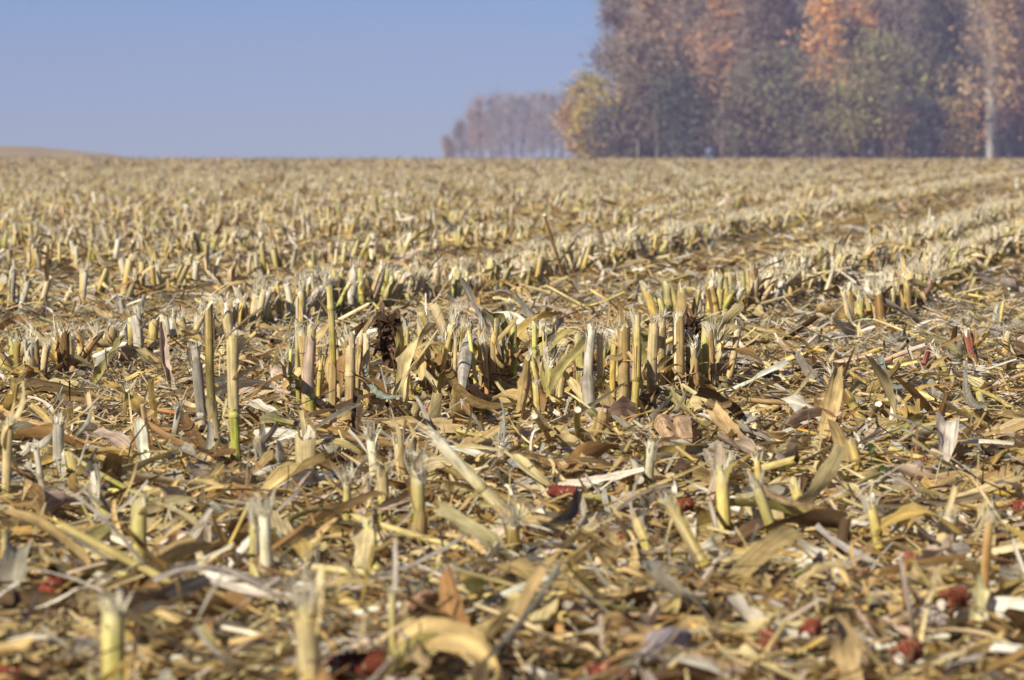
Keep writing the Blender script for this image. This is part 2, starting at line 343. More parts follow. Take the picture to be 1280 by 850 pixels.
FIBC = lin((236, 225, 194)); PITH = lin((232, 222, 192))
def stub(base, top, r, pal, fr=0.5, nodes=(0.3,), sheath=None, leaf=None, label='', group=None, bw=None, sides=9, wide=1.0, split=False, flare=0.0):
    root = empty('corn_stalk', base)
    tag(root, label, 'corn stalk', group)
    b = np.asarray(base, float); loc = lambda V: np.asarray(V) - b
    H = np.linalg.norm(top - base); k = 9
    ss = np.unique(np.concatenate([np.linspace(0, 1, k)] + [np.array([q - 0.012 / H, q - 0.003 / H, q + 0.003 / H, q + 0.012 / H]) for q in nodes])); ss = ss[(ss >= 0) & (ss <= 1)]
    path0 = bow(base, top, 40, bw); path = np.stack([np.interp(ss, np.linspace(0, 1, 40), path0[:, i]) for i in range(3)], -1)
    rad = r * (1.04 - 0.08 * ss) * (1 + rng.normal(0, 0.012, len(ss)))
    if flare: rad = rad * (1 + flare * (ss - 0.4))
    for q in nodes: rad = rad * (1 + 0.10 * np.exp(-((ss - q) * H / 0.004) ** 2))
    P = [lin(q) for q in PAL[pal]]
    cols = np.stack([np.interp(ss, (0, 0.45, 0.95), (P[0][i], P[1][i], P[2][i])) for i in range(3)], -1) * rng.uniform(0.88, 1.1)
    # each internode starts greener / darker above its node
    for q in nodes: cols = cols * (1 - 0.22 * np.exp(-(np.maximum(q - ss, 0) * H / 0.010) ** 2) * (ss < q))[:, None]
    cols = cols * rng.normal(1, 0.05, (len(ss), 1))
    tp = np.clip((ss - rng.uniform(.84, .99)) / .09, 0, 1)[:, None] * min(1, .1 + fr)   # the cut end dries out pale
    cols = cols * (1 - tp * .8) + FIBC * .92 * tp * .8
    rot = rng.uniform(0, 1); cols = cols * (1 - .35 * np.exp(-((ss - rot) / .06) ** 2) * (rng.random() < .5))[:, None]
    a = Acc(); arc = None
    V, F, Cc, U = tube(path, rad, sides, cols, cap=PITH * 0.9, groove=0.10, ellip=rng.uniform(0.85, 1.0) * (1 / wide if wide > 1 else 1), rag=r * (0.7 if not split else 1.8), slant=rng.uniform(0, 1.6))
    a.add(loc(V), F, Cc, U); a.build('stalk', M_STALK, root)
    t = path[-1] - path[-2]; t = t / np.linalg.norm(t)
    for q in nodes:
        i = np.argmin(abs(ss - q)); c0 = path[i]; tt = path[min(i + 1, len(ss) - 1)] - path[max(i - 1, 0)]; tt /= np.linalg.norm(tt)
        z = np.linspace(-1, 1, 5); hh = 0.0032
        rp = rad[i] * (1.02 + 0.06 * (1 - z ** 2)); cc = P[0] * 0.62 if rng.random() < 0.5 else P[2] * 0.9
        V, F, Cc, U = tube(c0 + tt * (z * hh)[:, None], rp, sides, np.tile(cc, (5, 1)))
        a = Acc(); a.add(loc(V), F, Cc, U); a.build('node', M_STALK, root)
    if sheath:
        s0, s1, cn, op = sheath
        sq = np.linspace(s0, s1, 7); pth = np.stack([np.interp(sq, np.linspace(0, 1, 40), path0[:, i]) for i in range(3)], -1)
        rs = np.interp(sq, ss, rad) * np.linspace(1.14, 1.22 + 0.25 * op, 7); a0 = rng.uniform(0, 6.28)
        cc = lin(dict((q[0], q[1]) for q in LEAFC)[cn]) * rng.uniform(0.9, 1.1)
        V, F, Cc, U = tube(pth, rs, 9, np.tile(cc, (7, 1)) * rng.normal(1, 0.05, (7, 1)), arc=(a0, a0 + 6.28 - 1.3 - 1.8 * op), rag=r * 1.2)
        a = Acc(); a.add(loc(V), F, Cc, U); m_ = rng.integers(2, 6) if b[1] > 2.7 else 1
        Vs, Fs, Us, s_, c_ = strips(pth[rng.integers(1, 7, m_)] + rng.normal(0, r * .6, (m_, 3)), rng.uniform(0, 6.28, m_), rng.choice((-1, 1), m_) * rng.uniform(.5, 1.4, m_), rng.uniform(.02, .07, m_), rng.uniform(.003, .011, m_), roll=rng.normal(0, 1, m_), bend=rng.normal(0, .8, m_), twist=rng.normal(0, 1, m_), fold=.3, nl=5, nw=2, anchor=0)
        Vs[..., 2] = np.maximum(Vs[..., 2], gz(Vs[..., 0], Vs[..., 1]) + .006)
        a.add(loc(Vs.reshape(-1, 3)), many(Vs, Fs), vary(cc[None] * rng.uniform(.8, 1.15, (m_, 1)), s_, c_, Vs.shape[1]).reshape(-1, 3), Us.reshape(-1, 2))
        a.build('leaf_sheath', M_LEAF, root)
    if fr > 0:
        a = Acc(); wisp = rng.random(); near = b[1] < 4.0; n = int((8 if near else 4) + (90 if near else 40) * fr * rng.uniform(.5, 1.3))
        put = lambda q: a.add(loc(q[0]), q[1], q[2], q[3])
        put(fibres(path[-1], t, r, n, (0.008 + 0.026 * fr) * (1 + (wisp > .8)), (0.25 + 0.45 * fr) * (1.6 if wisp < .2 else 1), FIBC * rng.uniform(.85, 1), wd=rng.uniform(.0007, .0014)))
        if fr > .3:               # broad splinters of rind and pith, bent outwards
            for _ in range(rng.integers(2, 7)):
                put(fibres(path[-1] - t * rng.uniform(.004, .016), t, r, 1, rng.uniform(.02, .05) * (1 if b[1] > 2.7 else .6), .3, (P[2] if rng.random() < .5 else FIBC) * rng.uniform(.8, 1), wd=rng.uniform(.0025, .006), nl=3))
        a.build('frayed_fibres', M_FIBRE, root)['kind'] = 'stuff'
    if leaf:
        cn, L, wd, yaw, pit, sat = leaf
        i = np.argmin(abs(ss - sat)); cc = lin(dict((q[0], q[1]) for q in LEAFC)[cn]) * rng.uniform(0.9, 1.1)
        V, F, U, s, c = strips([path[i]], yaw, pit, L, wd, roll=rng.normal(0, 0.5), bend=rng.uniform(-1.6, -0.8), side=rng.normal(0, 0.4), twist=rng.normal(0, 1.0), fold=0.3, wav=0.35, nl=9, nw=4, shape='leaf', anchor=0)
        V[0, :, 2] = np.maximum(V[0, :, 2], gz(V[0, :, 0], V[0, :, 1]) + 0.012)
        a = Acc(); a.add(loc(V[0]), F, vary(cc[None], s, c, V.shape[1])[0], U[0]); a.build('dry_leaf', M_LEAF, root)
    return root

# pixel base x, y, pixel top x, y, width px, colour, fray, nodes, sheath, leaf, label
HERO = [
 (257,552,244,433,11,'white',.6,(.42,),(.42,.9,'grey',.6),None,'white split stalk with pinkish streak left of the dark green stalk'),
 (277,580,261,383,11,'olive',.05,(.84,.22),(.22,.48,'pale straw',.2),None,'tall bent stalk, dark olive to green with open brown tip'),
 (299,609,291,415,12,'lime',.05,(.25,.50),(.54,.97,'pale straw',.7),None,'tallest lime stalk with peeled white side'),
 (381,535,377,412,11,'tan',.5,(),(.05,.9,'tan',.2),None,'tan sheathed stalk, left of a tight pair'),
 (392,538,390,408,12,'green',.75,(.42,),(.44,.92,'pinkish',.2),None,'frayed pink-topped stalk, right of a tight pair'),
 (414,536,412,359,9,'yellow',.0,(.88,.40),(.05,.5,'tan',.2),None,'slim tall olive-yellow stalk standing clear of its row'),
 (436,538,438,418,13,'tan',.45,(.66,),None,('brown',.15,.030,-0.6,-.2,.64),'stalk with rusty node and long brown leaf hanging'),
 (459,520,458,421,9,'tan',.5,(.62,),None,None,'thin tan stalk beside the dark root clump'),
 (504,512,503,400,12,'gold',.7,(.6,),None,None,'gold stalk with tufted top behind the dark root clump'),
 (527,506,527,395,12,'yellow',.55,(.65,),None,None,'thick yellow stalk just right of the dark root clump'),
 (558,503,560,412,9,'yellow',.7,(.6,),None,None,'yellow stalk under a torn white husk tuft'),
 (573,500,573,428,11,'tan',.3,(),(.05,.95,'tan',.1),None,'short tan sheathed stump in the sharp row'),
 (589,503,585,405,10,'orange',.4,(.7,),(.1,.5,'tan',.4),None,'orange-brown stalk with yellow upper joint'),
 (605,498,604,420,9,'green',.6,(.5,),None,None,'yellow-green stalk with dark top in the sharp row'),
 (615,500,614,418,9,'tan',.6,(.28,),(.3,.9,'tan',.2),None,'tan stalk with red lower joint'),
 (626,498,624,417,9,'tan',.5,(.4,),None,None,'dull tan stalk right of the red jointed one'),
 (648,500,646,412,7,'pale',.3,(.5,),None,None,'lone thin pale stalk right of the white husk tuft'),
 (664,528,661,470,8,'brown',.2,(),None,('brown',.09,.02,-1.2,.2,.7),'short rusty brown stalk with drooping leaf'),
 (671,536,669,478,9,'yellow',.3,(.5,),None,None,'short pale yellow stalk with swollen joint'),
 (690,524,686,452,13,'green',1.0,(.3,),None,None,'stalk bursting into a tall white fibre brush'),
 (700,528,703,465,9,'gold',.3,(.7,),(.5,.95,'pale straw',.6),None,'short gold stalk with pale collar'),
 (727,516,723,421,12,'green',.25,(),None,None,'thick green-yellow stalk with broken crown'),
 (745,536,740,409,13,'grey',.7,(.5,),(.05,.6,'grey',.3),None,'fibrous grey stalk in the sharp row'),
 (753,534,750,414,9,'tan',.5,(.55,),None,None,'greyish tan stalk touching the fibrous grey stalk'),
 (769,534,768,424,8,'gold',.5,(.4,),None,None,'narrow gold stalk left of the hooded tan stalk'),
 (777,536,780,407,13,'tan',.4,(.5,),(.5,.98,'tan',.3),None,'stalk under a wide tan hood of sheath'),
 (789,538,796,398,10,'yellow',.35,(.52,),(.5,.78,'tan',.2),None,'bright yellow stalk with pointed slanting tip'),
 (816,530,818,401,11,'orange',.6,(.45,),(.46,.95,'pale straw',.3),None,'stalk with bright orange lower joint'),
 (830,512,828,394,10,'tan',.7,(.6,),(.1,.85,'tan',.2),None,'tall tan stalk behind the orange jointed one'),
 (850,512,848,396,13,'pale',.7,(),(.1,.96,'tan',.1),None,'broad sheathed pale stalk with flat white top'),
 (862,508,860,415,9,'olive',.3,(.6,),None,('dark brown',.06,.02,2.2,.6,.9),'olive stalk capped with a dark brown scrap'),
 (873,506,870,424,9,'lime',.2,(.7,),None,None,'slim lime stalk left of the brightest green one'),
 (884,506,883,407,12,'lime',.2,(.22,.62),None,('brown',.1,.018,0.1,.5,.62),'brightest green stalk at the right end of the sharp row'),
 (897,504,893,414,7,'pale',.7,(),None,None,'thin pale stalk at the row end with white flecks'),
 (1095,542,1046,474,12,'yellow',.8,(.7,),(.7,1.0,'brown',.9),None,'bright yellow stalk leaning left with brown peeled sheath'),
 (1147,482,1163,428,8,'red',.1,(),None,None,'wine-red stalk leaning right, propping a fallen cane'),
 (1197,488,1172,440,8,'green',.9,(.3,),None,None,'green stalk split into pale prongs'),
 (1226,474,1208,413,11,'red',.3,(),(.3,.95,'brown',.8),None,'split stalk with dark red and green prongs'),
 (1250,414,1254,378,5,'yellow',.1,(),None,None,'thin yellow straw upright near the right edge'),
 (1259,450,1259,420,9,'gold',.6,(),None,None,'short gold stub near the right edge'),
 (1144,556,1125,508,13,'brown',.1,(.8,),(.2,.9,'golden',.5),None,'rusty orange stalk leaning left beside straw heap'),
 (1110,564,1118,498,8,'pale',.3,(.45,),None,None,'slim stalk with purple-grey tip behind the rusty leaner'),
 (1170,526,1169,501,12,'tan',.5,(),None,None,'squat stump with white cut top'),
 (8,645,11,530,10,'yellow',.5,(.4,),(.4,.95,'pale straw',.6),None,'yellow stalk at the left edge with pale peeled side'),
 (72,612,73,529,12,'green',.6,(.45,),(.45,.95,'whitish',.3),None,'green stalk with white ragged upper sheath'),
 (100,620,88,570,14,'yellow',.1,(.2,),None,None,'thick yellow stalk leaning left, clean cut'),
 (65,645,45,558,8,'grey',.3,(.6,),None,None,'grey slim stalk leaning left near left edge'),
 (187,604,178,506,7,'brown',.0,(),None,None,'thin brown reed upright between leaves'),
 (155,526,157,490,9,'olive',.7,(),None,None,'small dark green stub with bristly top'),
 (203,578,224,510,9,'grey',.6,(.5,),None,None,'weathered grey stalk leaning right'),
 (231,606,231,564,9,'gold',.0,(),None,None,'plain gold stump under a brown leaf'),
 (162,675,120,622,15,'green',.8,(),(.6,1.0,'whitish',.4),None,'pale green stalk leaning far left with fuzzy white end'),
 (178,740,174,626,21,'green',.35,(.23,),None,('pale straw',.08,.012,-.9,.6,.85),'stout yellow-green stalk at left with brown node'),
 (387,618,384,547,19,'tan',.1,(),(.02,1.02,'pale straw',.5),None,'wide ribbed tan stump flaring at the top'),
 (334,612,322,549,10,'yellow',.3,(),(.5,.98,'grey',.4),None,'small yellow stalk with grey sheath before the lime one'),
 (331,752,330,640,15,'pale',1.0,(.55,),None,None,'fuzzy pale stalk wrapped in white fibres'),
 (317,742,319,650,11,'green',.95,(.3,),(.4,.95,'whitish',.6),None,'narrow green stalk hugging the fuzzy pale one'),
 (261,606,261,583,9,'lime',.1,(),None,None,'tiny lime stump among leaves'),
 (433,672,434,601,11,'green',.9,(.65,),None,None,'green stalk with ragged white tuft left of centre'),
 (470,614,463,546,12,'pale',.8,(),(.3,1.0,'whitish',.7),None,'pale shredded fan-topped stalk'),
 (481,664,478,592,13,'lime',.6,(.7,),(.7,1.0,'pale straw',.2),None,'vivid green stalk with cream collar and fuzzy tip'),
 (459,646,458,602,11,'pink',.5,(),None,None,'dull pinkish stub beside the vivid green stalk'),
 (480,724,461,653,15,'lime',.3,(.45,),(.02,.4,'tan',.5),None,'leaning lime stalk with tan lower sheath'),
 (519,700,522,592,18,'green',.8,(.42,),(.02,.62,'tan',.7),None,'wide stalk with tan ring and green heart'),
 (507,614,498,554,13,'tan',.5,(),(.05,1.0,'tan',.5),None,'flat tan husked stalk behind the ringed stalk'),
 (518,606,513,554,11,'tan',.3,(),(.05,1.0,'tan',.5),None,'second flat tan stalk behind the ringed stalk'),
 (556,612,535,579,10,'yellow',.5,(),None,None,'small yellow stalk leaning left with whitish tip'),
 (640,706,640,652,18,'olive',.6,(.65,),None,None,'squat olive stump with white top in the centre foreground'),
 (628,596,626,552,9,'pale',.7,(),(.1,1.0,'whitish',.5),None,'short cream split stalk near centre'),
 (789,634,784,584,11,'yellow',.1,(),(.7,1.0,'brown',.3),None,'yellow stalk with brown upper sheath'),
 (812,628,815,556,12,'pale',.5,(.45,),None,None,'pale knobbly stalk with a white pith stub'),
 (917,738,838,628,13,'yellow',.5,(.4,),(.45,1.0,'pale straw',.6),None,'long yellow stalk leaning left with torn pale sheath'),
 (831,714,798,658,15,'yellow',.1,(),None,None,'thick tilted yellow stalk left of the long leaner'),
 (906,680,901,590,18,'yellow',.35,(),None,None,'stout pale yellow upright stalk, flat cut'),
 (954,632,946,571,10,'gold',.3,(.5,),None,None,'gold stalk with orange flush behind the stout yellow one'),
 (986,694,946,608,15,'green',.4,(.5,),None,None,'thick green-yellow stalk leaning left of the stout pair'),
 (1024,664,992,606,15,'yellow',.3,(),(.02,.4,'dark brown',.5),None,'yellow stalk with dark lower sheath leaning left'),
 (914,620,912,575,10,'tan',.4,(.6,),None,None,'little tan stalk just behind the stout yellow one'),
 (1082,612,1064,551,11,'gold',.1,(.7,),None,None,'gold stalk leaning left beside the dark green leaf'),
 (1110,704,1088,626,14,'yellow',.5,(.3,.6),None,('golden',.1,.02,-.5,.8,.6),'yellow stalk with curled golden leaf at right'),
 (1226,782,1237,646,13,'brown',.2,(),None,('tan',.12,.008,-2.0,.9,.35),'tall dull brown stalk at lower right, green foot'),
 (1172,706,1183,652,22,'pale',.7,(),(.1,1.0,'pale straw',.8),None,'shredded cream stub spreading like a brush at right'),
 (1043,702,1059,646,13,'gold',.3,(),(.4,1.0,'dark brown',.9),('dark brown',.14,.03,2.9,.2,.9),'gold stalk smothered by a dark curled leaf'),
 (143,905,141,757,31,'green',.45,(),None,('whitish',.14,.012,2.6,.3,.6),'nearest thick yellow stalk at the bottom left'),
 (389,915,383,762,25,'yellow',.8,(.35,),(.5,.97,'pale straw',.8),None,'nearest frayed stalk with brown core at the bottom'),
 (488,880,490,740,9,'green',.2,(.5,),(.55,1.0,'grey',.8),('tan',.16,.025,-.5,.5,.55),'thin reddish-green stalk in the near foreground'),
 (17,470,17,424,11,'lime',.4,(.5,),None,None,'lime stalk at the far left of the second row'),
 (24,476,21,425,9,'olive',.4,(),None,None,'dark olive stalk second from left edge'),
 (36,474,34,426,9,'gold',.4,(),None,None,'gold stalk third from left edge'),
]
FILL_ = np.random.default_rng(5)
for i in range(54):                              # further stalks of the sharp row, standing between the larger ones
    xb = FILL_.uniform(520, 905) if i < 43 else FILL_.uniform(345, 450); yb = 518 - 14 * (xb - 455) / 450 + FILL_.normal(0, 7) - (6 if i % 2 else 0)
    pal = str(FILL_.choice(['tan', 'yellow', 'gold', 'yellow', 'tan', 'green', 'lime', 'orange', 'brown']))
    yt = FILL_.uniform(402, 450); frl = float(FILL_.uniform(.05, .9))
    half = 'between the root clump and the white fibre brush' if 510 < xb < 690 else 'near the tight pair' if xb < 510 else 'between the fibre brush and the brightest green stalk'
    HERO.append((xb, yb, xb + FILL_.normal(0, 11), yt, float(FILL_.uniform(5, 9)), pal, frl, (float(FILL_.uniform(.35, .7)),), (.05, .8, 'tan', .4) if i % 3 == 0 else None, (('pale straw', 'tan', 'brown')[i % 3], .10, .018, float(FILL_.uniform(3.4, 6)), .3, .7) if i % 4 == 0 else None,
                 f"{'tall' if yt < 420 else 'short'} slim {pal} stalk{' with hanging leaf' if i % 4 == 0 else ' in loose sheath' if i % 3 == 0 else ''} {half}"))
ROW_PTS = []
ANCH = []                                        # where each described stalk stands, for naming what lies beside it
occupied = []
for h in HERO:
    xb, yb, xt, yt, w, pal, fr, nodes, sh, lf, lab = h
    base = PZ(xb, yb, 0.015); d = base[1]
    base[2] = gz(base[0], base[1]) + 0.002
    dt = rng.normal(0, 0.012)
    top = PD(xt, yt, d + dt)
    r = w / 2 * d / FPX
    stub(base, top, r, pal, fr, nodes, sh, lf, label=lab, group='cut corn stalks of the near rows', split=pal in ('white', 'red'), flare=0.55 if 'flaring' in lab else 0.0)
    
    if ' slim ' not in lab or len(lab.split()) < 9: ANCH.append((base[0], base[1], lab))
    occupied.append(base[:2])
    if (440 < xb < 470 or 518 < xb < 905) and 480 < yb < 548: ROW_PTS.append(base)
occupied = np.array(occupied)

# rows of the drill: straight lines, parallel, leading to the right; x = c + SL * y
SL = 0.21
ROWS = {0.62: 'the nearest right row', 0.10: 'the nearest right row', -0.62: 'the rightmost blurred row', -0.86: 'the row right of centre', -1.34: 'the sharp row in mid field', -1.90: 'the long pale row', -2.42: 'a far left row'}
RIGHT = {-0.93: ((6.0, 6.74, 7.88, 10.3, 18.7), (.19, .39, .705, 1.22, 3.15)), -0.62: ((6.0, 6.74, 9.5, 12.6), (.64, .80, 1.375, 2.12))}
STRONG = (-1.90, -0.93, -0.62, 0.12)
rows_c = [0.75, 0.12, -0.62, -0.93, -1.34, -1.90] + [-2.76 - 0.86 * k for k in range(52)] + [1.5 + 0.74 * k for k in range(12)]
cand = []
for c in rows_c:
    y = 2.2 + rng.uniform(0, 0.1)
    while y < 155:
        step = 0.027 if c in STRONG else 0.055
        if c == -1.90 and 6.3 < y < 26: step = 0.022
        elif c == -1.90: step = 0.040
        if y > 45: step *= 1.5
        elif c in STRONG and y > 14: step *= .8
        y += step * rng.uniform(0.4, 1.6)
        if math.sin(y * 1.9 + c * 7) + math.sin(y * .73 + c * 3) > 1.45 and c not in STRONG: continue   # gaps in the drill
        if c in RIGHT:                           # the two ridges on the right bend a little; they start beyond the open litter
            if y < 6.6: continue
            x = float(np.interp(y, *RIGHT[c])) if y < RIGHT[c][0][-1] else RIGHT[c][1][-1] + .23 * (y - RIGHT[c][0][-1])
            x += rng.normal(0, 0.016 + .0004 * y)
        else: x = c + SL * y + rng.normal(0, 0.020 + .0005 * y) + 0.04 * math.sin(y * .35 + c)
        half = 0.1685 * y + 0.85
        if abs(x) > half: continue
        if c == -1.34 and 5.7 < y < 30: continue
        cand.append((x, y, c))
cand = np.array(cand)
px = 640 + FPX * cand[:, 0] / cand[:, 1]; py = HOR + FPX * CAMH / cand[:, 1]
inframe = (px > -70) & (px < 1350)
# where the photograph's own stalks stand (nearer than 5.5 m) only the described ones are built, apart from the strip outside the frame
hero_zone = (cand[:, 1] < 5.45) & inframe & ~((px < 210) & (py < 500) & (py > 455))
near_occ = np.array([np.min(np.hypot(*(occupied - q[:2]).T)) < 0.03 for q in cand])
cand = cand[~hero_zone & ~near_occ]
px = 640 + FPX * cand[:, 0] / cand[:, 1]; inframe = (px > -10) & (px < 1290)
order = np.argsort(cand[:, 1] + np.where(inframe, 0, 1000))
N_IND = 300 - len(HERO)
pn = list(PAL.keys()); pw = np.array([5.5, 4, 4.4, 2.0, .9, 4.6, 3.5, .8, 1.2, 2.2, .25, 1.0, 2.0]); pw /= pw.sum()
SHADE = {'yellow': 'yellow', 'gold': 'golden', 'green': 'yellow-green', 'lime': 'lime green', 'olive': 'dark olive', 'tan': 'tan', 'pale': 'pale straw', 'orange': 'orange-brown', 'brown': 'brown', 'grey': 'greyish', 'red': 'wine-red', 'pink': 'pinkish', 'white': 'whitish'}
def row_h(c, n=1): return rng.uniform(0.100, 0.130, n)
for i in order[:N_IND]:
    x, y, c = cand[i]
    H = row_h(c)[0] * (.85 if c == -1.90 and y < 6.2 else 1); base = np.array((x, y, gz(x, y) + 0.002)); ln = rng.normal(0, 0.16)
    if rng.random() < 0.12: ln += rng.choice((-1, 1)) * 0.45
    top = base + np.array((ln * H, rng.normal(0, 0.06) * H, H))
    pal = rng.choice(pn, p=pw); rr = rng.uniform(0.0055, 0.0105); fr = rng.uniform(0.05, 1.0)
    sh = (rng.uniform(0, .4), rng.uniform(.7, 1.0), str(rng.choice(['tan', 'pale straw', 'brown', 'whitish'])), rng.uniform(.1, .8)) if rng.random() < 0.6 else None
    lf = (str(rng.choice(['tan', 'brown', 'pale straw', 'golden'])), rng.uniform(.07, .16), rng.uniform(.015, .03), rng.uniform(0, 6.28), rng.uniform(-.2, .8), rng.uniform(.3, .8)) if rng.random() < 0.35 else None
    rn = ROWS.get(round(float(c), 2), 'a far left row' if c < -1.9 else 'the row at the right edge')
    if round(float(c), 2) == -0.93: rn = 'the row right of centre'
    if round(float(c), 2) == -0.62: rn = 'the next row to its right'; rn = 'the rightmost blurred row'
    lean = 'leaning left' if ln < -0.25 else 'leaning right' if ln > 0.25 else 'upright'
    extra = ' with hanging leaf' if lf else ' in loose sheath' if sh else ' with white tuft' if fr > .7 else ''
    lab = f'{SHADE[pal]} {lean} stalk{extra} in {rn}'
    stub(base, top, rr, pal, fr, (rng.uniform(.3, .7),), sh, lf, label=lab, group='corn stalks in the blurred rows', sides=7)

# the rest of the stubble, one mass
def stubble_mass(idx):
    idx = idx[np.argsort(cand[idx, 1])]
    q = cand[idx]; N = len(q); x, y, c = q.T
    H = rng.uniform(.098, .128, N) * np.where((c == -1.90) & (y < 6.2), .85, 1) * rng.choice((1, 1, 1, 1, .65, 1.15), N)
    b = np.stack([x, y, gz(x, y) - 0.01], -1)
    lean = rng.normal(0, 0.24, (N, 2)) * H[:, None]
    t = b + np.concatenate([lean, H[:, None]], 1)
    r = rng.uniform(.006, .011, N) * np.where(y > 14, .88, 1)
    pk = rng.choice(len(pn), N, p=pw); PL = np.array([[lin(k) for k in PAL[p]] for p in pn])
    M = int((y < 26).sum()); ns = 5; th = np.linspace(0, 2 * PI, ns, endpoint=False)
    circ = np.stack([np.cos(th), np.sin(th), np.zeros(ns)], -1)
    V = np.stack([b[:, None] + circ[None] * r[:, None, None], (b * .45 + t * .55)[:, None] + circ[None] * (r * .95)[:, None, None], t[:, None] + circ[None] * (r * 1.02)[:, None, None]], 1)
    V[:, 2, :, 2] += rng.normal(0, 0.006, (N, ns))
    PLm = PL[pk].copy(); PLm[:, 2] = PLm[:, 2] * .72 + lin((236, 226, 198)) * .28
    Cc = np.repeat(PLm[:, :, None], ns, 2) * rng.uniform(.85, 1.1, (N, 1, 1, 1))
    V = V.reshape(N, 3, ns, 3); Cc = Cc.reshape(N, 3, ns, 3); a = Acc()
    for sl, lev, sd in ((slice(0, M), (0, 1, 2), (0, 1, 2, 3, 4)), (slice(M, N), (0, 2), (0, 2, 3))):   # far ones need fewer faces
        v = V[sl][:, lev][:, :, sd]; n_ = len(v); q_ = len(sd); f = []
        for k in range(len(lev) - 1):
            for j in range(q_): f.append((k * q_ + j, k * q_ + (j + 1) % q_, (k + 1) * q_ + (j + 1) % q_, (k + 1) * q_ + j))
        v = v.reshape(n_, -1, 3); a.add(v.reshape(-1, 3), many(v, np.array(f)), Cc[sl][:, lev][:, :, sd].reshape(-1, 3), rng.uniform(0, 30, (v.shape[0] * v.shape[1], 2)))
    # torn white fibres on top: fewer and broader with distance
    for lo, hi, nf, wd in ((0, 14, 20, .0019), (14, 30, 11, .0036), (30, 70, 4, .007), (70, 200, 2, .012)):
        m = np.where((y >= lo) & (y < hi))[0]
        if not len(m): continue
        wg = (rng.gamma(.8, 1, len(m)) + .05) * np.where(np.isin(c[m], STRONG), np.where(c[m] == -1.90, 3.2, 2.2), 1.3); k = rng.choice(m, len(m) * nf, p=wg / wg.sum()); n = len(k); an = rng.uniform(0, 6.28, n); sp = rng.uniform(.1, .9, n)
        P0 = t[k] + np.stack([np.cos(an), np.sin(an), 0 * an], -1) * r[k, None] * rng.uniform(.2, 1, (n, 1)); P0[:, 2] -= .006
        V, F, U, s, cc = strips(P0, an, PI / 2 - sp * .9, rng.uniform(.012, .045, n), wd * rng.uniform(.6, 1.4, n), roll=rng.uniform(-1.5, 1.5, n), bend=rng.normal(0, .5, n), nl=1 if lo >= 14 else 2, nw=1, shape='tip', torn=0, anchor=0)
        a.add(V.reshape(-1, 3), many(V, F), np.repeat(lin((232, 218, 182))[None] * rng.uniform(.75, 1.1, (n, 1)), V.shape[1], 0), U.reshape(-1, 2))
    m = np.where(y < 60)[0]; pr = np.where(y[m] < 22, 5.0, 1.4); k = rng.choice(m, int(pr.sum()), p=pr / pr.sum()); n = len(k); an = rng.uniform(0, 6.28, n)   # dry leaves clinging to the stalks
    P0 = b[k] * .3 + t[k] * .7 + (b[k] - t[k]) * rng.uniform(-.25, .6, (n, 1)) + np.stack([np.cos(an), np.sin(an), 0 * an], -1) * r[k, None]
    sc = np.where(y[k] > 25, 1.7, 1)
    V, F, U, s, cc = strips(P0, an, rng.uniform(-1.3, 1.2, n), rng.uniform(.03, .11, n), rng.uniform(.004, .016, n) * sc, roll=rng.uniform(-1, 1, n), bend=rng.normal(-.6, .7, n), twist=rng.normal(0, 1, n), fold=.3, nl=2, nw=1, torn=.3, anchor=0)
    V[..., 2] = np.maximum(V[..., 2], gz(V[..., 0], V[..., 1]) + .004)
    kk, cl = leaf_cols(n, P0); a.add(V.reshape(-1, 3), many(V, F), vary(cl, s, cc, V.shape[1]).reshape(-1, 3), U.reshape(-1, 2))
    tag(a.build('stubble', M_STALK), 'rows of cut corn stubble running away to the tree line', 'stubble', kind='stuff')
stubble_mass(order[N_IND:])

# ------------------------------------------------------------------ litter of leaves, straw and husks
def scatter(y0, y1, dens, margin=0.8):
    """points over the strip of field between two distances, as wide as the view"""
    A = 0.1685 * (y1 ** 2 - y0 ** 2) + 2 * margin * (y1 - y0); n = int(A * dens)
    u = rng.uniform(0, 1, n)                     # density even over the area
    a, b, cc = 0.1685, 2 * margin, -(0.1685 * y0 ** 2 + 2 * margin * y0 + u * A)
    y = (-b + np.sqrt(b * b - 4 * a * cc)) / (2 * a)
    x = rng.uniform(-1, 1, n) * (0.1685 * y + margin)
    return np.stack([x, y, np.zeros(n)], -1)

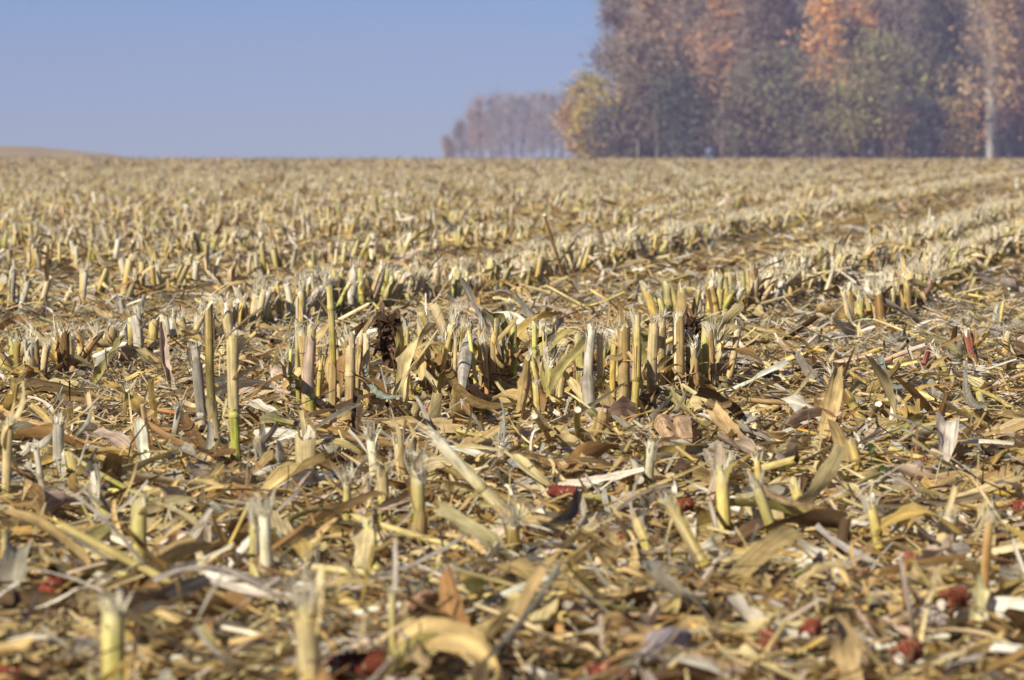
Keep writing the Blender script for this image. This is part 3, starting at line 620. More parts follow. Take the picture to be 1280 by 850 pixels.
def litter():
    a = Acc()
    def leaves(y0, y1, dens, Lr, Wr, nl, nw, lay, pit=.25, shape='leaf'):
        P = scatter(y0, y1, dens, .40 if dens > 400 else .8); n = len(P)
        L = rng.uniform(*Lr, n) * rng.uniform(.5, 1, n); Wd = np.minimum(rng.uniform(*Wr, n), L * .6)
        V, F, U, s, c = strips(P, rng.uniform(0, 6.28, n), rng.normal(0, pit, n), L, Wd, roll=rng.normal(0, .5, n), bend=rng.normal(0, .6, n), side=rng.normal(0, .35, n),
                               twist=rng.normal(0, .9, n), fold=rng.uniform(-.2, .8, n), curl=rng.normal(0, .25, n), wav=rng.uniform(0, .4, n), nl=nl, nw=nw, shape=shape)
        V = rest(V, rng.uniform(lay[0], lay[1], n))
        k, cols = leaf_cols(n, P)
        a.add(V.reshape(-1, 3), many(V, F), vary(cols, s, c, V.shape[1]).reshape(-1, 3), U.reshape(-1, 2))
    leaves(2.0, 7.5, 300, (.06, .22), (.006, .026), 7, 2, (0, .022), .18)
    leaves(2.0, 7.5, 1300, (.02, .09), (.0025, .010), 4, 2, (.002, .032), .28)
    leaves(2.0, 7.5, 2000, (.03, .14), (.001, .0035), 2, 1, (.004, .038), .28, 'straight')
    leaves(2.0, 7.5, 700, (.06, .17), (.003, .009), 5, 2, (.004, .036), .2)
    leaves(2.0, 6.0, 700, (.010, .028), (.003, .010), 2, 1, (.002, .034), .4)
    leaves(2.0, 4.2, 150, (.06, .18), (.009, .027), 9, 3, (.008, .034), .25)
    leaves(2.0, 4.2, 401, (.05, .15), (.002, .007), 6, 2, (.010, .042), .3)
    leaves(2.0, 4.0, 85, (.04, .11), (.014, .036), 8, 3, (.010, .036), .3, 'husk')
    leaves(7.5, 18, 150, (.07, .22), (.010, .030), 3, 2, (0, .02), .18)
    leaves(7.5, 18, 600, (.04, .14), (.004, .012), 2, 1, (.004, .034), .25)
    leaves(18, 45, 80, (.1, .26), (.010, .028), 2, 1, (0, .03), .25)
    leaves(18, 45, 240, (.05, .16), (.006, .016), 1, 1, (.01, .04), .3)
    leaves(45, 150, 22, (.15, .4), (.02, .055), 1, 1, (.0, .05), .3)
    tag(a.build('leaf_litter', M_LEAF), 'deep mat of dry shredded corn leaves covering the field', 'leaf litter', kind='stuff')

    # broken bits of stalk: whole and split canes
    a = Acc()
    def canes(y0, y1, dens, ns):
        P = scatter(y0, y1, dens); n = len(P); PL = np.array([[lin(k) for k in PAL[p]] for p in pn]); pk = rng.choice(len(pn), n, p=pw)
        half = rng.random(n) < .5
        L = rng.uniform(.03, .20, n) * rng.uniform(.4, 1, n); r = rng.uniform(.0022, .0058, n)
        yaw = rng.uniform(0, 6.28, n); pit = rng.normal(0, .2, n)
        t = np.stack([np.cos(pit) * np.cos(yaw), np.cos(pit) * np.sin(yaw), np.sin(pit)], -1); b = np.stack([-np.sin(yaw), np.cos(yaw), 0 * yaw], -1); nn = np.cross(t, b)
        rr = rng.uniform(0, 6.28, n); arc = np.where(half, PI * .9, 2 * PI)
        th = rr[:, None] + np.linspace(0, 1, ns + 1)[None] * arc[:, None]
        ring = b[:, None] * np.cos(th)[..., None] + nn[:, None] * np.sin(th)[..., None]
        st = np.linspace(-.5, .5, 4)
        V = P[:, None, None] + t[:, None, None] * (st[None, :, None, None] * L[:, None, None, None]) + ring[:, None] * r[:, None, None, None]
        V[:, 0] += t[:, None] * rng.normal(0, .004, (n, ns + 1, 1)); V[:, -1] += t[:, None] * rng.normal(0, .004, (n, ns + 1, 1))
        cc = PL[pk][:, rng.integers(0, 3)] * rng.uniform(.8, 1.1, (n, 1))
        V = V.reshape(n, -1, 3); V = rest(V, rng.uniform(.002, .034, n))
        U = np.zeros((n, 4, ns + 1, 2)); U[..., 0] = (np.linspace(0, 1, ns + 1) * .02)[None, None] + rng.uniform(0, 30, (n, 1, 1)); U[..., 1] = (st[None] * L[:, None])[..., None] + rng.uniform(0, 30, (n, 1, 1))
        a.add(V.reshape(-1, 3), many(V, grid_faces(3, ns)), np.repeat(cc, V.shape[1], 0), U.reshape(-1, 2))
    canes(2.0, 8, 80, 6); canes(8, 20, 22, 4)
    tag(a.build('stalk_litter', M_STALK), 'broken bits of corn stalk mixed into the leaf mat', 'stalk litter', kind='stuff')

    a = Acc()                                    # pith crumbs and kernels
    P = scatter(2.0, 6.5, 26); n = len(P); r = rng.uniform(.002, .0055, n)
    o8 = np.array([(0, 0, 1), (1, 0, .3), (0, 1, .2), (-1, 0, .3), (0, -1, .25), (0, 0, -.8)], float)
    V = P[:, None] + (o8[None] * rng.uniform(.6, 1.3, (n, 6, 1))) * r[:, None, None]
    V = rest(V, rng.uniform(.004, .03, n))
    f = np.array([(0, 1, 2), (0, 2, 3), (0, 3, 4), (0, 4, 1), (5, 2, 1), (5, 3, 2), (5, 4, 3), (5, 1, 4)])
    cs = np.array([lin(q) for q in ((232, 224, 200), (222, 202, 150), (214, 176, 84), (150, 62, 46))])[rng.choice(4, n, p=(.45, .3, .15, .1))]
    a.add(V.reshape(-1, 3), many(V, f), np.repeat(cs, 6, 0))
    tag(a.build('pith_crumbs', M_COB), 'pale crumbs of pith and kernel strewn over the leaves', 'crumbs', kind='stuff')
litter()

# ------------------------------------------------------------------ single leaves, husks, canes, cobs
def beside(x, y):
    """words for where a thing lies, by the nearest described stalk"""
    best = min(ANCH, key=lambda q: (q[0] - x) ** 2 + (q[1] - y) ** 2)
    dx, dy = x - best[0], y - best[1]
    w = ('behind' if dy > 0 else 'before') if abs(dy) > abs(dx) * 2.0 else ('right of' if dx > 0 else 'left of')
    short = best[2].split(',')[0]
    return f'{w} the {short}'
used_labels = {}
def trim(s): return ' '.join(s.split()[:16])

LEAFRGB = dict((q[0], q[1]) for q in LEAFC)
def leaf_obj(P0, yaw, pitch, L, Wd, cn, rgb=None, layer=.03, label=None, name='corn_leaf', cat='corn leaf', group='loose corn leaves lying on the stubble field', shape='leaf', lift=True, kw=None, mat=None):
    k = dict(roll=rng.normal(0, .4), bend=rng.normal(0, .8), side=rng.normal(0, .5), twist=rng.normal(0, .8), fold=rng.uniform(.1, .8), curl=rng.normal(0, .25), wav=rng.uniform(.2, .8))
    if kw: k.update(kw)
    V, F, U, s, c = strips([P0], yaw, pitch, L, Wd, nl=14, nw=4, shape=shape, torn=.5, **k)
    if lift: V = rest(V, layer)
    else:
        g = gz(V[0, :, 0], V[0, :, 1]) + .01; V[0, :, 2] = np.maximum(V[0, :, 2], g)
    col = lin(rgb if rgb else LEAFRGB[cn]) * rng.uniform(.85, 1.12)
    ctr = V[0].mean(0); ctr[2] = V[0, :, 2].min()
    a = Acc(); a.add(V[0] - ctr, F, vary(col[None], s, c, V.shape[1])[0], U[0])
    o = a.build(name, mat or M_LEAF); o.location = [float(v) for v in ctr]
    return tag(o, label, cat, group)

def span(x0, y0, x1, y1, z=.035, d=None, z1=None):
    """ends of a piece from two pixels: lying at height z, or standing in the plane at distance d"""
    if d is None: return PZ(x0, y0, z), PZ(x1, y1, z if z1 is None else z1)
    return PD(x0, y0, d), PD(x1, y1, d)
def leaf_px(x0, y0, x1, y1, w, rgb, label, z=.035, d=None, kw=None, shape='leaf', name='corn_leaf', cat='corn leaf', group='loose corn leaves lying on the stubble field', mat=None):
    A, B = span(x0, y0, x1, y1, z, d); v = B - A; L = np.linalg.norm(v); m = (A + B) / 2
    return leaf_obj(m, math.atan2(v[1], v[0]), math.asin(v[2] / L), L, w * m[1] / FPX, None, rgb, label=label, kw=kw, shape=shape, lift=False, name=name, cat=cat, group=group, mat=mat)

flat = dict(roll=.9, bend=.25, side=.1, twist=.4, fold=.25, curl=.1, wav=.25)
for q in [
 (655,574,752,592,17,(158,124,80),'long flat brown leaf blade lying crosswise near centre',.045),
 (481,530,574,536,22,(196,168,116),'folded tan leaf with pale edge below the dark root clump',.05),
 (396,541,538,566,17,(166,132,80),'long golden brown leaf stretched across left of centre',.05),
 (545,465,630,536,12,(138,112,62),'dark olive leaf slanting down through the sharp row',.07),
 (450,472,496,512,8,(166,176,150),'narrow grey-green strip slanting below the dark root clump',.08),
 (620,543,657,602,12,(176,172,158),'grey weathered leaf with frayed end near centre',.05),
 (222,532,286,586,18,(142,106,62),'wide brown crumpled leaf left of the tallest lime stalk',.05),
 (359,419,333,482,14,(182,158,88),'olive tan leaf standing upright left of the tight pair',.09),
 (369,451,358,490,10,(158,148,128),'grey leaf drooping beside the upright olive leaf',.06),
 (1023,503,1037,537,20,(198,160,100),'triangular tan leaf flap under the straw beam at right',.04),
 (1084,564,1107,600,10,(70,92,30),'only dark green leaf, short and glossy',.04),
 (685,672,728,624,16,(120,100,48),'dark olive blurred leaf pointing up right of centre',.06),
 (-5,664,48,668,16,(178,140,76),'orange-brown leaf at the left edge',.04),
 (60,694,152,712,17,(190,158,96),'broad tan leaf behind the red cob at left',.035),
 (1100,640,1236,622,10,(160,140,106),'long grey-brown strip sagging across the right side',.05),
 (0,519,64,536,9,(204,166,112),'peach coloured strip at the left edge',.045),
 (60,540,132,562,9,(198,158,98),'thin tan strip pointing right at the left side',.045),
 (1230,560,1285,568,11,(172,136,56),'golden leaf blade at the right edge',.045),
 (930,600,1012,645,9,(178,148,104),'arched tan strip before the leaning green-yellow stalk',.06),
 (500,760,530,850,20,(190,164,116),'broad blurred tan leaf hanging in the near foreground',.06),
 (880,570,905,600,12,(178,164,140),'curled grey leaf bit behind the stout yellow stalk',.04),
 (1095,460,1125,500,12,(148,150,140),'grey leaf hanging under the propped cane',.05),
 (1200,470,1226,530,10,(170,160,136),'arching grey leaf right of the split green stalk',.06),
 (700,560,660,500,9,(176,148,98),'tan drooping leaf below the white fibre brush',.06),
 (860,470,905,530,10,(170,138,92),'tan leaf falling from the right end of the sharp row',.06),
]:
    x0, y0, x1, y1, w, rgb, lab, z = q
    leaf_px(x0, y0, x1, y1, w, rgb, lab, z, kw=dict(flat, roll=rng.uniform(.3, 1.1)))

# dry leaves draped between the stalks of the sharp row
for i in range(110):
    q = ROW_PTS[i % len(ROW_PTS)]; L = rng.uniform(.06, .15); cn = str(rng.choice(['tan', 'tan', 'brown', 'pale straw', 'pale straw', 'golden', 'grey', 'olive']))
    st = np.array(q) + np.array((rng.normal(0, .022), rng.normal(0, .03), rng.uniform(.015, .085)))
    dn = rng.random() < .7; yaw = rng.uniform(0, 6.28); pit = rng.uniform(-1.1, -.2) if dn else rng.uniform(.4, 1.3); form = str(rng.choice(['crumpled', 'hanging', 'folded'])) if dn else str(rng.choice(['upright', 'tilted']))
    mid = st + np.array((math.cos(yaw) * math.cos(pit), math.sin(yaw) * math.cos(pit), math.sin(pit))) * L / 2
    leaf_obj(mid, yaw, pit, L, rng.uniform(.010, .024), cn, label=' '.join(f"{form} {cn} leaf caught {beside(st[0], st[1])}".split()[:16]), lift=False, kw=dict(bend=rng.normal(-.5, .6), fold=rng.uniform(.2, 1), wav=rng.uniform(.4, 1), twist=rng.normal(0, 1.4)))
# many more single leaves on top of the mat
FORM = [('flat', dict(bend=.2, fold=.1, wav=.2)), ('curled', dict(bend=1.3, curl=.8)), ('folded', dict(fold=1.2, curl=0)), ('arched', dict(bend=-.9, fold=.5)), ('twisted', dict(twist=2.6, wav=.5))]
def scatter_leaves(n, name, cat, group, shape, noun, Lr, Wr, palette, zr=(.022, .045)):
    P = scatter(2.35, 6.2, 120); P = P[np.abs(P[:, 0]) < .168 * P[:, 1] + .03]
    w = 1 / P[:, 1] ** .6; P = P[rng.choice(len(P), n, replace=False, p=w / w.sum())]
    for p in P:
        cn = str(rng.choice(palette)); fn, kw = FORM[rng.integers(len(FORM))]
        q_ = min(1, (.85 if noun == 'husk' else .6) + .22 * (p[1] - 2.2)); L = rng.uniform(*Lr) * q_; wd = rng.uniform(*Wr) * q_; pit = rng.normal(0, .22); up = rng.random() < .10 and p[1] > 3.6
        if up: pit = rng.uniform(.6, 1.2)
        ln = 'long' if L > Lr[0] + .6 * (Lr[1] - Lr[0]) else 'short' if L < Lr[0] + .3 * (Lr[1] - Lr[0]) else ''
        lab = f"{ln} {fn} {cn} {noun} {'sticking up ' if up else ''}{beside(p[0], p[1])}".strip()
        leaf_obj(p, rng.uniform(0, 6.28), pit, L, wd, cn, layer=rng.uniform(*zr), label=trim(lab), name=name, cat=cat, group=group, shape=shape, kw=kw)
scatter_leaves(165, 'corn_leaf', 'corn leaf', 'loose corn leaves lying on the stubble field', 'leaf', 'leaf', (.05, .16), (.007, .019),
               ['tan', 'tan', 'brown', 'pale straw', 'golden', 'grey', 'olive', 'pinkish', 'dark brown', 'brown', 'pale straw'])

# husks: broad pale cupped leaves round the ear
cup = dict(roll=.5, bend=-.7, fold=0, curl=-.9, wav=.35, twist=.3, side=.2)
G_H = 'pale corn husks strewn on the field'
for q in [
 (805,800,872,772,44,(214,196,190),'large purplish white husk curled in the right foreground',.05),
 (800,745,905,795,30,(214,174,112),'long peach husk beside the large purplish one',.04),
 (500,762,578,738,34,(212,182,158),'pinkish layered husk in the centre foreground',.05),
 (500,750,560,728,22,(206,160,128),'reddish edged husk layered on the pinkish one',.06),
 (425,775,490,785,32,(214,190,166),'pale blurred husk left of the thin foreground stalk',.03),
 (300,755,345,790,40,(206,190,162),'cream cupped husk right of the nearest yellow stalk',.03),
 (365,715,400,740,30,(214,204,186),'whitish husk in left foreground showing its hollow',.04),
 (815,500,838,548,24,(216,180,134),'upright peach husk at the foot of the orange jointed stalk',.06),
 (836,502,852,550,26,(218,182,140),'second upright peach husk leaning on the first',.06),
 (605,400,560,440,20,(226,214,190),'torn white husk stuck on the stalk tops',.13),
 (1120,745,1180,770,34,(202,186,176),'greyish husk in the lower right foreground',.04),
 (960,745,1035,735,24,(206,176,156),'pinkish flat husk near the lower right red cob',.035),
 (645,690,720,668,24,(204,202,200),'bluish white husk shred right of the squat olive stump',.03),
 (395,735,445,705,30,(190,194,196),'blue-grey husk patch left of centre foreground',.03),
 (775,650,745,668,18,(214,196,178),'small cream husk above the tilted yellow stalk',.03),
 (1125,560,1165,590,20,(214,202,188),'cream husk with purple tint at right',.04),
 (1150,590,1205,570,16,(200,180,150),'striped tan husk beside the cream one at right',.04),
 (965,415,1012,440,26,(196,170,128),'round tan husk in the grey litter behind the sharp row',.05),
 (640,455,668,490,20,(222,206,184),'white husk flap beside the rusty brown stalk',.06),
 (1040,780,1075,815,34,(210,180,140),'tan husk in front of the black gap at lower right',.04),
 (715,730,745,760,26,(216,202,184),'pale round husk right of the black hollow',.04),
]:
    x0, y0, x1, y1, w, rgb, lab, z = q
    leaf_px(x0, y0, x1, y1, w, rgb, lab, z, kw=dict(cup, roll=rng.uniform(.2, .9), bend=rng.uniform(-1.1, -.3)), shape='husk', name='corn_husk', cat='corn husk', group=G_H)
scatter_leaves(90, 'corn_husk', 'corn husk', G_H, 'husk', 'husk', (.04, .10), (.016, .032), ['pale straw', 'whitish', 'pinkish', 'tan', 'grey', 'pinkish'], (.015, .035))

# fallen canes
def cane(A, B, r, pal, label, nodes=(.4,), split=False, bw=None, fr=0.0):
    root = empty('fallen_stalk', (A + B) / 2); tag(root, label, 'fallen stalk', 'broken corn stalks lying on the field')
    o = (A + B) / 2; P = [lin(q) for q in PAL[pal]]; k = 10; s = np.linspace(0, 1, k)
    path = bow(A, B, k, bw); cols = np.stack([np.interp(s, (0, .5, 1), (P[0][i], P[1][i], P[2][i])) for i in range(3)], -1) * rng.normal(1, .05, (k, 1))
    a0 = rng.uniform(0, 6.28)
    V, F, Cc, U = tube(path, r * (1 + rng.normal(0, .02, k)), 9, cols, cap=None if split else PITH, basecap=None if split else PITH, arc=(a0, a0 + 3.4) if split else None, rag=r * .8, ellip=.9)
    a = Acc(); a.add(V - o, F, Cc, U); a.build('cane', M_STALK, root)
    L = np.linalg.norm(B - A); t = (B - A) / L
    for q in nodes:
        z = np.linspace(-1, 1, 5); c0 = np.array([np.interp(q, s, path[:, i]) for i in range(3)])
        V, F, Cc, U = tube(c0 + t * (z * .003)[:, None], r * (1.03 + .08 * (1 - z ** 2)), 9, np.tile(P[0] * .65, (5, 1)), arc=(a0, a0 + 3.4) if split else None)
        a = Acc(); a.add(V - o, F, Cc, U); a.build('node', M_STALK, root)
    if fr:
        V, F, Cc, U = fibres(B, t, r, int(10 + 30 * fr), .03, .5, FIBC); a = Acc(); a.add(V - o, F, Cc, U); a.build('frayed_fibres', M_FIBRE, root)['kind'] = 'stuff'
    return root
for q in [
 (217,636,83,565,8,'green','long thin green cane lying aslant at left',.05,.06,()),
 (285,608,187,603,10,'pink','yellow and pink cane lying level at left',.03,.03,(.5,)),
 (1086,460,1158,431,7,'pink','pinkish cane propped on the wine-red stalk',.04,.10,()),
 (935,500,1046,498,8,'tan','straight tan cane lying like a beam at right',.05,.05,(.75,)),
 (576,512,510,438,7,'pale','pale cane leaning across the sharp row',.02,.11,()),
 (652,662,542,545,15,'pale','thick blurred pale cane leaning left near centre',.02,.16,(.45,)),
 (795,449,847,420,8,'gold','short gold cane wedged between upright stalks',.09,.12,()),
 (340,522,412,538,8,'olive','olive jointed cane arching below the tight pair',.06,.05,(.55,)),
 (684,768,738,771,11,'gold','golden flat cane piece before the black hollow',.03,.03,()),
 (955,602,1020,584,7,'yellow','short yellow straw right of the gold stalk',.03,.04,()),
 (1022,632,1081,603,6,'yellow','thin yellow straw pointing at the gold leaner',.03,.04,()),
 (1181,510,1243,513,10,'gold','fat golden cane lying by the squat stump',.035,.035,()),
 (1216,486,1276,520,6,'yellow','thin yellow straw slanting at the right edge',.06,.04,()),
 (420,579,556,572,7,'gold','long gold straw lying level left of centre',.03,.03,(.6,)),
 (918,736,988,724,9,'yellow','yellow cane lying at the foot of the long leaner',.02,.02,()),
 (826,705,884,700,9,'pale','pale green-white cane bit behind the tilted stalk',.03,.03,()),
 (901,541,972,570,10,'pale','whitish split sheath lying left of the gold stalk',.05,.04,()),
 (160,812,204,840,15,'lime','lime and white cane stub near the bottom left',.02,.03,()),
 (50,828,88,848,8,'white','cream splinter at the bottom left corner',.03,.03,()),
 (1155,606,1212,626,14,'tan','smooth tan cane bulging from the litter at right',.03,.03,(.8,)),
 (1215,620,1280,618,10,'gold','gold cane lying at the right edge',.03,.03,()),
 (264,722,312,628,5,'gold','thin gold straw leaning right before the fuzzy stalk',.02,.09,()),
 (225,722,288,680,5,'pale','thin straw right of the stout yellow-green stalk',.02,.03,()),
 (-5,766,58,722,5,'tan','thin peach straw at the lower left edge',.02,.04,()),
 (150,752,208,734,5,'gold','short straw crossing the stout stalk foot',.03,.05,()),
 (800,600,790,578,11,'white','stub of white pith beside the knobbly stalk',.05,.05,()),
 (720,694,800,702,7,'tan','thin tan cane lying left of the tilted yellow stalk',.03,.03,()),
 (590,780,650,805,5,'grey','grey straw slanting in the near foreground',.03,.03,()),
 (1200,545,1270,548,9,'brown','brown cane lying in the straw at right',.03,.03,()),
 (1060,525,1030,470,6,'brown','dark brown splinter left of the bright leaner',.03,.08,()),
 (1098,505,1122,535,9,'red','dark red cane stub left of the rusty leaner',.07,.03,()),
 (938,540,975,572,8,'red','dark red and black cane bit under the whitish sheath',.03,.02,()),
 (1060,465,1000,475,5,'grey','grey straw behind the straight tan cane',.05,.05,()),
 (668,520,690,560,8,'gold','gold cane leaning at the foot of the fibre brush',.10,.02,()),
 (722,512,735,558,9,'yellow','short yellow cane leaning right of the fibre brush',.10,.02,()),
 (740,515,760,545,12,'olive','olive cane lying at the foot of the grey stalk',.05,.03,()),
 (680,268,705,302,4,'brown','thin brown stem rising above the pale row',.2,.12,()),
]:
    x0, y0, x1, y1, w, pal, lab, z0, z1, nd = q
    if 'rising above' in lab: A, B = PD(705, 345, 8.6), PD(680, 268, 8.5)
    elif z1 > .07:                               # leaning: lower end on the litter, upper end in the same plane
        A = PZ(x0, y0, z0); B = PD(x1, y1, A[1] + rng.normal(0, .01))
    else: A, B = PZ(x0, y0, z0), PZ(x1, y1, z1)
    cane(A, B, w / 2 * A[1] / FPX, pal, lab, nd, split='sheath' in lab or 'flat' in lab or 'splinter' in lab, fr=.8 if 'blurred' in lab else 0)
P = scatter(3.2, 6.2, 120); P = P[np.abs(P[:, 0]) < .168 * P[:, 1]]; P = P[rng.choice(len(P), 110, replace=False)]
for p in P:
    L = rng.uniform(.03, .10); yaw = rng.uniform(0, 6.28); pit = rng.normal(0, .18); pal = str(rng.choice(['tan', 'tan', 'gold', 'yellow', 'brown', 'grey', 'green', 'olive', 'orange'])); sp = rng.random() < .4
    v = np.array((math.cos(pit) * math.cos(yaw), math.cos(pit) * math.sin(yaw), math.sin(pit))) * L / 2
    r = rng.uniform(.002, .0045); c0 = p + np.array((0, 0, gz(p[0], p[1]) + rng.uniform(.02, .04) + abs(v[2])))
    lab = f"{'split' if sp else 'round'} {'long' if L > .075 else 'short'} {SHADE[pal]} cane lying {beside(p[0], p[1])}"
    cane(c0 - v, c0 + v, r, pal, trim(lab), (rng.uniform(.2, .8),) if L > .07 else (), sp)

# red corn cobs
def cob(x, y, L, r, yaw, pit, label, z=.033, dark=.6):
    p = PZ(x, y, z + r); root = empty('corn_cob', p); tag(root, label, 'corn cob', 'red stripped corn cobs among the leaves')
    k, ns = 17, 16; s = np.linspace(-.5, .5, k)
    t = np.array((math.cos(pit) * math.cos(yaw), math.cos(pit) * math.sin(yaw), math.sin(pit)))
    V, F, Cc, U = tube(t[None] * (s * L)[:, None], r * (1 - .28 * np.abs(s * 2) ** 6) * (1 - .12 * s), ns, lin((146, 66, 48)) * dark, rag=r * .7)
    i = np.arange(k)[:, None]; j = np.arange(ns + 1)[None] % ns
    chk = ((i + j) % 2).ravel()
    ax = (V @ t)[:, None] * t[None]; V = ax + (V - ax) * np.where(chk, 1.10, .86)[:, None] * rng.normal(1, .03, (len(V), 1))
    V = V.reshape(k, ns + 1, 3); V[:, -1] = V[:, 0]; V = V.reshape(-1, 3)
    Cc = np.where(chk[:, None], lin((192, 104, 76))[None], lin((112, 42, 30))[None]) * dark * rng.uniform(.75, 1.15, (len(V), 1)); Cc = np.where(rng.random((len(V), 1)) < .07, lin((196, 160, 124))[None], Cc)
    a = Acc(); a.add(V, F, Cc, U); a.build('core', M_COB, root)
    for sg in (-.5, .5):
        e = t * (sg * L * .985); V, F, Cc, U = tube(np.stack([e - t * .001 * sg, e + t * .003 * sg]), r * .5, 9, lin((224, 206, 178)), cap=lin((232, 220, 196)), basecap=lin((232, 220, 196)))
        a = Acc(); a.add(V, F, Cc, U); a.build('pith', M_COB, root)
for q in [
 (67,738,.030,.0105,1.2,.5,'broken red cob standing on end at left', .044),
 (448,832,.042,.0095,.15,.08,'largest red cob lying in the near foreground', .046),
 (762,842,.034,.0085,-.1,.0,'red cob half buried at the bottom centre'),
 (705,614,.036,.0065,-.15,.0,'slim red cob under the long flat brown leaf', .042),
 (962,802,.020,.007,1.9,.6,'red cob bit with white edge right of centre foreground'),
 (1192,750,.026,.0095,.6,.2,'chunky red cob beside the tall dull brown stalk', .040),
 (1138,698,.015,.0055,2.6,.3,'small orange-red cob left of the cream brush stub'),
 (1013,788,.017,.0075,1.0,.4,'red cob piece by the black gap at lower right'),
 (1276,636,.026,.010,.4,.2,'red cob cut by the right edge'),
 (541,512,.020,.009,1.4,.7,'red cob end in the hollow below the sharp row'),
 (1008,541,.023,.006,1.9,.9,'bright red cob tip standing behind the stout stalk'),
 (856,631,.018,.007,.3,.2,'red cob crumb left of the stout yellow stalk'),
 (785,672,.022,.006,-.3,.1,'dark red cob sliver above the tilted yellow stalk'),
 (1153,577,.012,.006,.3,.3,'tiny red cob crumb inside the cream husk'),
 (970,510,.016,.005,.1,.0,'red cob crumb under the straight tan cane'),
 (1135,815,.022,.009,.8,.3,'blurred red cob near the lower right corner'),
 (1078,720,.022,.006,2.2,.2,'dark red cob piece left of the chunky cob'),
 (340,432,.014,.006,.5,.5,'red cob crumb behind the upright olive leaf'),
 (5,850,.03,.011,.4,.2,'red cob in the bottom left corner'),
]:
    cob(*q)

# dark matted clump of roots and silk hung up on the stalk tops
def clump(x, y, d, w, h, label):
    c0 = PD(x, y, d); root = empty('root_clump', c0); tag(root, label, 'root clump')
    n = 260; P0 = rng.normal(0, 1, (n, 3)) * np.array((w * .30, w * .22, h * .32)); P0[:, 0] += -P0[:, 2] * .25
    V, F, U, s, c = strips(P0, rng.uniform(0, 6.28, n), rng.normal(-.5, .8, n), rng.uniform(.015, .045, n), rng.uniform(.003, .013, n), roll=rng.uniform(-1.5, 1.5, n), bend=rng.normal(0, 1.4, n), twist=rng.normal(0, 1, n), nl=3, nw=1, shape='leaf')
    col = lin((112, 84, 62))[None] * rng.uniform(.5, 1.5, (n, 1))
    a = Acc(); a.add(V.reshape(-1, 3), many(V, F), np.repeat(col, V.shape[1], 0), U.reshape(-1, 2)); a.build('matted_roots', M_LEAF, root)['kind'] = 'stuff'
    k = 12; th = np.linspace(0, PI, k)
    V, F, Cc, U = tube(np.stack([np.sin(th) * .004, 0 * th, -np.cos(th) * h * .42], -1), (np.sin(th) * .8 + .1) * w * .33 * rng.uniform(.7, 1.2, k), 12, lin((92, 70, 54)))
    V = V * rng.normal(1, .05, (len(V), 1))
    a = Acc(); a.add(V, F, Cc, U); a.build('soil_core', M_COB, root)
clump(490, 424, 4.74, .028, .064, 'dark brown matted root clump caught on the stalk tops')
clump(866, 416, 4.95, .016, .026, 'small dark scrap of roots on the olive stalk')
clump(1150, 722, 2.98, .040, .025, 'black-brown root clod lying left of the chunky red cob')

